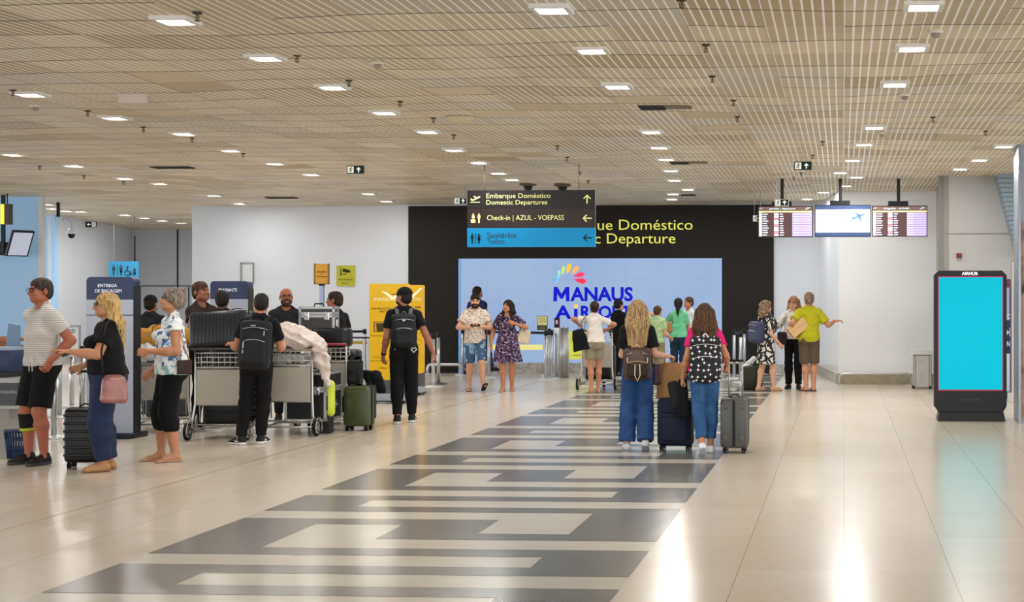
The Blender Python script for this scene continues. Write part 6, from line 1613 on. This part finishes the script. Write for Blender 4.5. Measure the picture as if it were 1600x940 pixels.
mb.build('heart_print', mat('#d3d5d8', .6), P.root)
mb = MB()
for x in (-.09, -.05, .0, .06, .1): a = (P.T(x, .128, .935)) * P.k; mb.box(Vector(a), (.03, .012, .012))
mb.build('belt_print', mat('#a8acb2', .6), P.root)
# --- couple walking towards the camera
P = Person('bearded man in pale patterned shirt and ripped denim shorts looking at a phone', 742, 611, 459, 4, fat=1.06, skin='light', head=(15, 0, 0), hres=.006,
           lh=dict(w=(.10, -.27, 1.13), hint=(1, .3, -1), curl=45, dir=(-.9, -.3, .1), n=(0, -.2, 1)), rh=dict(w=(-.13, -.27, 1.12), hint=(-1, .3, -1), curl=45, dir=(.9, -.3, .1), n=(0, -.2, 1)), lf=dict(p=(.13, -.16, .03), yaw=10, pitch=-32), rf=dict(p=(-.09, .08, 0), yaw=-8))
P.build_body(beard='#3a261c'); P.top(pattern('pale_printed_shirt', '#e0d7cb', [('noise', 42., .60, '#9a6a54'), ('noise', 46., .62, '#5f6f7f'), ('noise', 38., .63, '#c59a6a')]), .62, hem=.84, loose=.018, slo=.018)
P.bottom(pattern('ripped_denim', '#34597c', [('noise', 7., .60, '#7fa2bd'), ('noise', 12., .66, '#c9d3da')]), .94, o=.010, flare=(.012, 0)); P.shoes('#1d1a1a', '#c9b8b0', 'sandal'); P.hair('fade', HK, noise=.001, o=.004)
p = (P.palm[1] + P.palm[-1]) / 2; e = P.local_empty('mobile_phone', p + V3(0, -.02, .0), 'dark mobile phone held in both hands by the bearded man', 'phone'); MB().box((0, 0, .0), (.16, .075, .012), rot=(.5, 0, 0), bev=.005).build('phone_case', BLACK, e)
P = Person('woman in purple floral dress walking with one hand raised, long dark hair', 793, 611, 469, -4, 'f', fat=1.1, skin='tan', head=(-6, -32, 0), hres=.006,
           lh=dict(w=(.14, -.17, 1.27), hint=(1, .1, -.6), curl=30, dir=(-.9, -.1, .35), n=(0, 1, -.2)), rh=dict(w=(-.30, -.06, .90), hint=(-.5, 1, 0)), lf=dict(p=(.08, .05, 0)), rf=dict(p=(-.08, -.06, 0)))
P.build_body(lips='#8a3440'); P.top(pattern('purple_floral_dress', '#2a1c34', [('petals', 22., .24, '#6c4c88'), ('noise', 34., .56, '#ab8fb4'), ('noise', 24., .56, '#1c1224')]), .75, hem=.55, flare=.215, name='dress', slo=.03, neck=.085, vneck=.03)
P.shoes('#a98b78', '#6a5040', 'sandal'); P.hair('long', HK, length=.40, o=.012, width=1.15, front=True)
tote(P, 'cream handbag on the arm of the woman in the purple dress', 'handbag', mat('#d9c9ae', .5), (.30, .03, 1.02), .24, .26, .10, [[(.24, -.04, 1.12), (.21, -.03, 1.27), (.25, .0, 1.29), (.32, -.03, 1.12)], [(.24, .07, 1.12), (.21, .04, 1.28), (.25, .02, 1.30), (.33, .06, 1.12)]], taper=.9, strapm=mat('#4a3b30', .5), rot=rotm(0, 12, 10))
P = Person('man in navy jacket and jeans standing behind the couple by the dark wall', 746, 586, 448, 140, fat=1.0, skin='brown', hres=.007, lf=dict(p=(.06, .26, 0)), rf=dict(p=(-.08, -.36, 0), yaw=-10))
P.build_body(); P.top(cloth('#1e2647'), 1.9, hem=.88, loose=.015, slo=.016, name='jacket'); P.bottom(denim('#1b3260', '#2b4c88', .4), 1.95); P.shoes('#191c2c', '#20222c', 'low'); P.hair('fade', HK, noise=.001)
# --- woman in white shirt with trolley
P = Person('woman in white tee and beige shorts pushing a trolley towards the video wall', 929, 613, 471, 180, 'f', fat=1.08, skin='tan', hres=.007, lean=6,
           lh=dict(w=(.30, -.34, 1.27), hint=(1, .2, .3), curl=60), rh=dict(w=(-.24, -.36, 1.18), hint=(-1, .2, .0), curl=60), lf=dict(p=(.06, .05, 0), yaw=2), rf=dict(p=(-.07, -.06, 0), yaw=-2))
P.build_body(); P.top(cloth('#d8d0c6'), .6, hem=.93, loose=.012, slo=.014); P.bottom(cloth('#8d8570'), .62, o=.014, flare=(.020, 0)); P.shoes('#b98a76', '#a07a66', 'sandal'); P.hair('bun', HB, extra=.0)
tote(P, 'large black tote bag hanging from the shoulder of the woman in the white tee', 'tote_bag', cloth('#121519'), (.27, .08, .99), .34, .40, .12, [[(.18, .06, 1.16), (.15, .04, 1.44), (.20, .06, 1.16)], [(.34, .04, 1.14), (.17, .0, 1.44)]], taper=.62, rot=rotm(0, 14, 0))
P = Person('person in black hooded jacket behind the woman in the white tee, ear buds in', 967, 590, 468, 128, fat=1.05, skin='light', hres=.007, rh=dict(w=(-.2, -.3, 1.1)))
P.build_body(); P.top(cloth('#15161b'), 1.95, hem=.88, loose=.02, slo=.022, name='jacket'); P.bottom(cloth('#1c1e24'), 1.95); P.shoes('#1a1a1a'); P.hair('short', HK, o=.012)
# --- blonde woman with brown backpack
P = Person('woman with long blonde hair, black tee and wide blue jeans walking away', 996, 702, 470, 180, 'f', fat=1.08, skin='light', head=(0, 0, 0),
           lh=dict(w=(.10, -.27, 1.16), hint=(.3, .4, -1)), rh=dict(w=(-.35, -.17, 1.06), hint=(0, .5, -1), curl=55, n=(0, 0, -1)), lf=dict(p=(.12, .02, 0), yaw=5), rf=dict(p=(-.09, .14, .02), yaw=-4, pitch=32))
P.build_body(); P.top(cloth('#18191c'), .72, hem=.95, loose=.01, slo=.020); P.bottom(denim('#173d70', '#2f68a4', .5), 1.97, o=.010, flare=(.022, .046)); P.shoes('#c9cbce', '#b7b7b7', 'low'); P.hair('long', HLB, length=.38, o=.014, width=.9)
r, C, p0 = P.backpack('brown leather-look backpack with cream piping on the blonde woman', mat('#3d2f26', .5, bump=('mottle', 60., .2)), w=.31, h=.37, d=.15, z=.99, y=.18, strapm=mat('#c9a88c', .6), trim=mat('#d0ae8c', .5), pocketm=mat('#31271f', .5))
S = SDF(*P.bounds([C], .3), .006); S.ell(C + V3(0, .075, .055), (.115, .05, .115), .01); P.lmesh('flap', S, mat('#4a3a30', .4, bump=('mottle', 60., .2)), r, p0)
mb = MB(); mb.tube([C_(P, C + V3(.115 * math.cos(t), .092 + .004 * math.sin(t), .055 + .115 * math.sin(t)), p0) for t in [math.radians(a) for a in range(170, 371, 20)]], .006, 6); mb.tube([C_(P, C + V3(x, .145, z), p0) for x, z in ((-.025, -.0), (-.03, -.12), (0, -.19), (.03, -.12), (.025, 0))], .006, 6); mb.build('piping', mat('#d9bd9c', .5), r)
tote(P, 'dark maroon shoulder bag at the right hip of the blonde woman', 'shoulder_bag', mat('#3d1c22', .5), (-.22, -.06, .86), .10, .24, .16, [[(-.2, -.05, .98), (-.19, -.0, 1.2), (-.1, .0, 1.43)]], taper=1., rot=rotm(0, 0, 8))
Cb = V3(-.37, -.22, .78); base = Cb - V3(0, 0, .21); r = P.local_empty('paper_bag', base, 'brown paper bag held between the two women walking away', 'bag')
S = SDF(*P.bounds([Cb], .35), .008); tbox(S, Cb, .31, .42, .18, .95, np.eye(3), .012)
S.disp(lambda X, Y, Z: .010 * (np.abs(np.sin(X * 13 + Z * 8)) - .5) + .006 * np.sin(Z * 23 + X * 7)); P.lmesh('paper_body', S, mat('#a97f4e', .8, bump=('mottle', 5., .4)), r, base)
for sy in (-.06, .06): MB().tube([C_(P, Cb + V3(*q), base) for q in ((-.06, sy, .2), (-.05, sy * .4, .27), (.0, 0, .30), (.05, sy * .4, .27), (.06, sy, .2))], .004, 6).build('rope_handle', mat('#8a6a48', .8), r)
P = Person('person in pale green shirt with a hand raised to the head near the video wall', 1027, 600, 478, 150, 'm', fat=1.05, skin='light', hres=.007, head=(10, 0, 0), lh=dict(w=(.09, -.08, 1.50), hint=(1, 0, -.2), dir=(-.4, .1, 1), curl=30), rh=dict(w=(-.2, -.25, 1.0)))
P.build_body(); P.top(cloth('#a9c490'), .6); P.bottom(cloth('#9a8a68'), 1.95); P.shoes('#2a2a2a'); P.hair('short', HM, o=.008)
P = Person('woman in mint green tee and navy jeans with a low ponytail near the video wall', 1060, 598, 466, 176, 'f', fat=1.12, skin='tan', hres=.007, lh=dict(w=(.22, -.30, 1.10), hint=(1, .6, -.5)), rh=dict(w=(-.18, -.3, 1.05)))
P.build_body(); P.top(cloth('#6fc596'), .62, hem=.92, loose=.012); P.bottom(denim('#16304c', '#20456a', .4), 1.95); P.shoes('#dddddd'); P.hair('pony', HK, length=.24)
tote(P, 'tan shoulder bag on the left shoulder of the woman in the mint tee', 'shoulder_bag', mat('#b07a4c', .5), (.22, .07, 1.13), .26, .22, .10, [[(.12, .06, 1.2), (.13, .07, 1.42)], [(.30, .04, 1.2), (.16, .05, 1.42)]], taper=.55)
P = Person('man in white shirt facing the woman in the mint tee near the video wall', 1076, 592, 464, -50, 'm', skin='#b87a58', hres=.007)
P.build_body(); P.top(cloth('#dcdfe2'), 1.9, loose=.01); P.bottom(cloth('#22252e'), 1.95); P.shoes('#1a1a1a', '#1a1a1a', 'low'); P.hair('short', HM, o=.006)
# --- woman in pink
P = Person('woman in bright pink tee and cropped jeans walking away with a suitcase', 1101, 708, 475, 182, 'f', fat=1.12, skin='tan', lh=dict(w=(.25, -.03, .86), hint=(.1, 1, 0), curl=60), rh=dict(w=(-.26, -.10, 1.00), hint=(-.1, 1, 0), curl=70, dir=(-.1, -.5, -.8)),
           lf=dict(p=(.04, .16, .03), yaw=10, pitch=38), rf=dict(p=(-.07, -.10, 0), yaw=-6))
P.build_body(); P.top(cloth('#d81e6e'), .58, hem=.94, loose=.008, slo=.016); P.bottom(denim('#22507f', '#5f92c6', .6), 1.80, o=.008, flare=(.004, .004)); P.shoes('#dcdcde', '#d5d5d5', 'low'); P.hair('long', HM, length=.30, o=.012)
star = pattern('white_stars_on_black', '#131318', [('stars2', 17., .38, '#dcdce0')])
r, C, p0 = P.backpack('black backpack with white stars worn by the woman in pink', star, w=.35, h=.52, d=.18, z=1.08, y=.20, strapm=mat('#6b2238', .6), trim=mat('#d3d3d6', .5))
tote(P, 'black jacket hanging from the left hand of the woman in pink', 'folded_jacket', cloth('#15161a'), (.25, -.09, .62), .14, .46, .12, [], cat='jacket', taper=.8, soft=.04)
tote(P, 'dark grey shopping bag held in the left hand of the woman in pink', 'shopping_bag', cloth('#2c2e2c'), (.33, -.14, .66), .15, .32, .10, [[(.30, -.12, .80), (.28, -.08, .84)]], taper=.8, rot=rotm(0, 14, 0))
# --- trio on the right
P = Person('woman with curly hair in black and white leaf print dress, seen from behind', 1197, 611, 470, 128, 'f', fat=1.12, skin='light', hres=.006, rh=dict(w=(-.20, -.16, .90), hint=(0, 1, 0)), lh=dict(w=(.2, -.2, .95)), lf=dict(p=(.10, .10, 0)), rf=dict(p=(-.10, -.10, 0)))
P.build_body(); P.top(pattern('leaf_print_dress', '#15151a', [('petals', 8., .13, '#d6d0c6'), ('noise', 16., .57, '#17171b')]), .7, hem=.52, flare=.16, name='dress', slo=.02); P.shoes('#b98f76', '#9a7460', 'low'); P.hair('curly', HC_, length=.22, o=.016)
P.backpack('navy blue backpack on the curly haired woman', mat('#2c3350', .5, bump=('b', 30., .4)), w=.31, h=.40, d=.19, z=1.12, y=.21, strapm=mat('#20263c', .6), pocketm=mat('#343b5a', .5))
P = Person('woman in glasses and white dotted blouse with her arm on the curly haired woman', 1240, 607, 463, -6, 'f', fat=1.0, skin='light', hres=.006, head=(6, -10, 0), rh=dict(w=(-.40, -.10, 1.33), hint=(-.4, .3, -1), n=(0, 0, -1), curl=15), lh=dict(w=(.2, -.2, 1.0)))
P.build_body(lips='#9a4a44'); P.top(pattern('dotted_blouse', '#e2ddd8', [('dots', 22., .24, '#26262a')]), .9, hem=.92, loose=.02, slo=.026); P.bottom(cloth('#121216'), 1.97, flare=(.006, .012)); P.shoes('#17171a', '#17171a', 'low'); P.hair('long', hairmat('#7a4c34', '#b08058'), length=.20, o=.010, width=.85); P.glasses('#2a1414')
tote(P, 'dark purple bag at the hip of the woman in the dotted blouse', 'shoulder_bag', mat('#2c1a28', .5), (-.20, -.12, .93), .20, .24, .09, [[(-.16, -.12, 1.02), (-.14, -.11, 1.25), (-.10, .0, 1.45)], [(-.26, -.11, 1.0), (-.18, -.10, 1.25), (-.11, .0, 1.45)]], taper=.85)
P = Person('person in lime yellow tee and brown shorts with a box under one arm', 1264, 611, 457, 180, 'm', fat=1.06, skin='#bd8363', hres=.006, head=(0, 8, 0),
           lh=dict(w=(.31, .02, 1.0), hint=(.3, 1, 0), curl=40, dir=(-.6, .1, -.7)), rh=dict(w=(-.44, -.20, 1.21), hint=(-.4, .6, -1), curl=25, dir=(-1, -.1, .15), n=(0, 0, -1)), lf=dict(p=(.05, .02, 0), yaw=40), rf=dict(p=(-.08, .0, 0), yaw=10))
P.build_body(); P.top(cloth('#a9a61c', .5), .75, hem=.86, loose=.014, slo=.022); P.bottom(cloth('#5a4d40', .6), .98, o=.014, flare=(.018, 0)); P.shoes('#5a352a', '#4a2a22', 'sandal2'); P.hair('bun', hairmat('#5a4638', '#9a8470'), extra=-.04, o=.010)
Cb = V3(.20, .05, 1.10); base = Cb - V3(0, 0, .1); r = P.local_empty('cardboard_box', base, 'pale cardboard box held under the arm of the person in lime yellow', 'box')
Rb = Matrix(rotm(0, 38, 12).tolist()); MB().box((0, 0, .1), (.34, .2, .20), rot=Rb, bev=.004, seg=1).build('carton', mat('#cfa878', .75), r); MB().box(Vector((0, 0, .1)) + Rb @ Vector((0, .101, 0)), (.34, .003, .006), rot=Rb).build('box_seam', mat('#a07c50', .8), r)
# --- attendant at the left edge
P = Person('attendant whose forearm reaches in over the counter at the left edge', -24, 676, 470, 75, 'm', skin='#a5684e', h=1.66, rh=dict(w=(-.10, -.43, 1.15), hint=(-.3, .6, -1), curl=20, n=(0, 0, -1)), lh=dict(w=(.12, -.3, 1.05)))
P.build_body(); P.top(cloth('#20335f'), .55); P.bottom(cloth('#1a1d26'), 1.95); P.shoes('#1a1a1a'); P.hair('short', HK); P.watch(-1, '#1c1c20')
# ================================================================= camera, world, view
cam = bpy.data.cameras.new('camera'); co = bpy.data.objects.new('camera', cam); COL.objects.link(co)
cam.sensor_width = 36.; cam.sensor_fit = 'HORIZONTAL'; cam.lens = F / 1600 * 36
cam.shift_x = (800 - XP) / 1600; cam.shift_y = (HY - 470) / 1600
cam.clip_start = .1; cam.clip_end = 200
co.location = (0, 0, H); co.rotation_euler = (PI / 2, 0, YAW)
SC.camera = co
w = bpy.data.worlds.new('world'); SC.world = w; w.use_nodes = True
bg = w.node_tree.nodes['Background']; bg.inputs[0].default_value = (.93, .96, 1., 1); bg.inputs[1].default_value = WORLD
SC.view_settings.view_transform = 'Standard'; SC.view_settings.look = 'None'; SC.view_settings.gamma = 1; SC.view_settings.use_curve_mapping = False
SC.view_settings.exposure = EXPO
try:
    SC.cycles.use_denoising = True; SC.cycles.use_light_tree = True; SC.cycles.max_bounces = 8; SC.cycles.diffuse_bounces = 4; SC.cycles.glossy_bounces = 4
    SC.cycles.sample_clamp_indirect = 6.
except Exception: pass
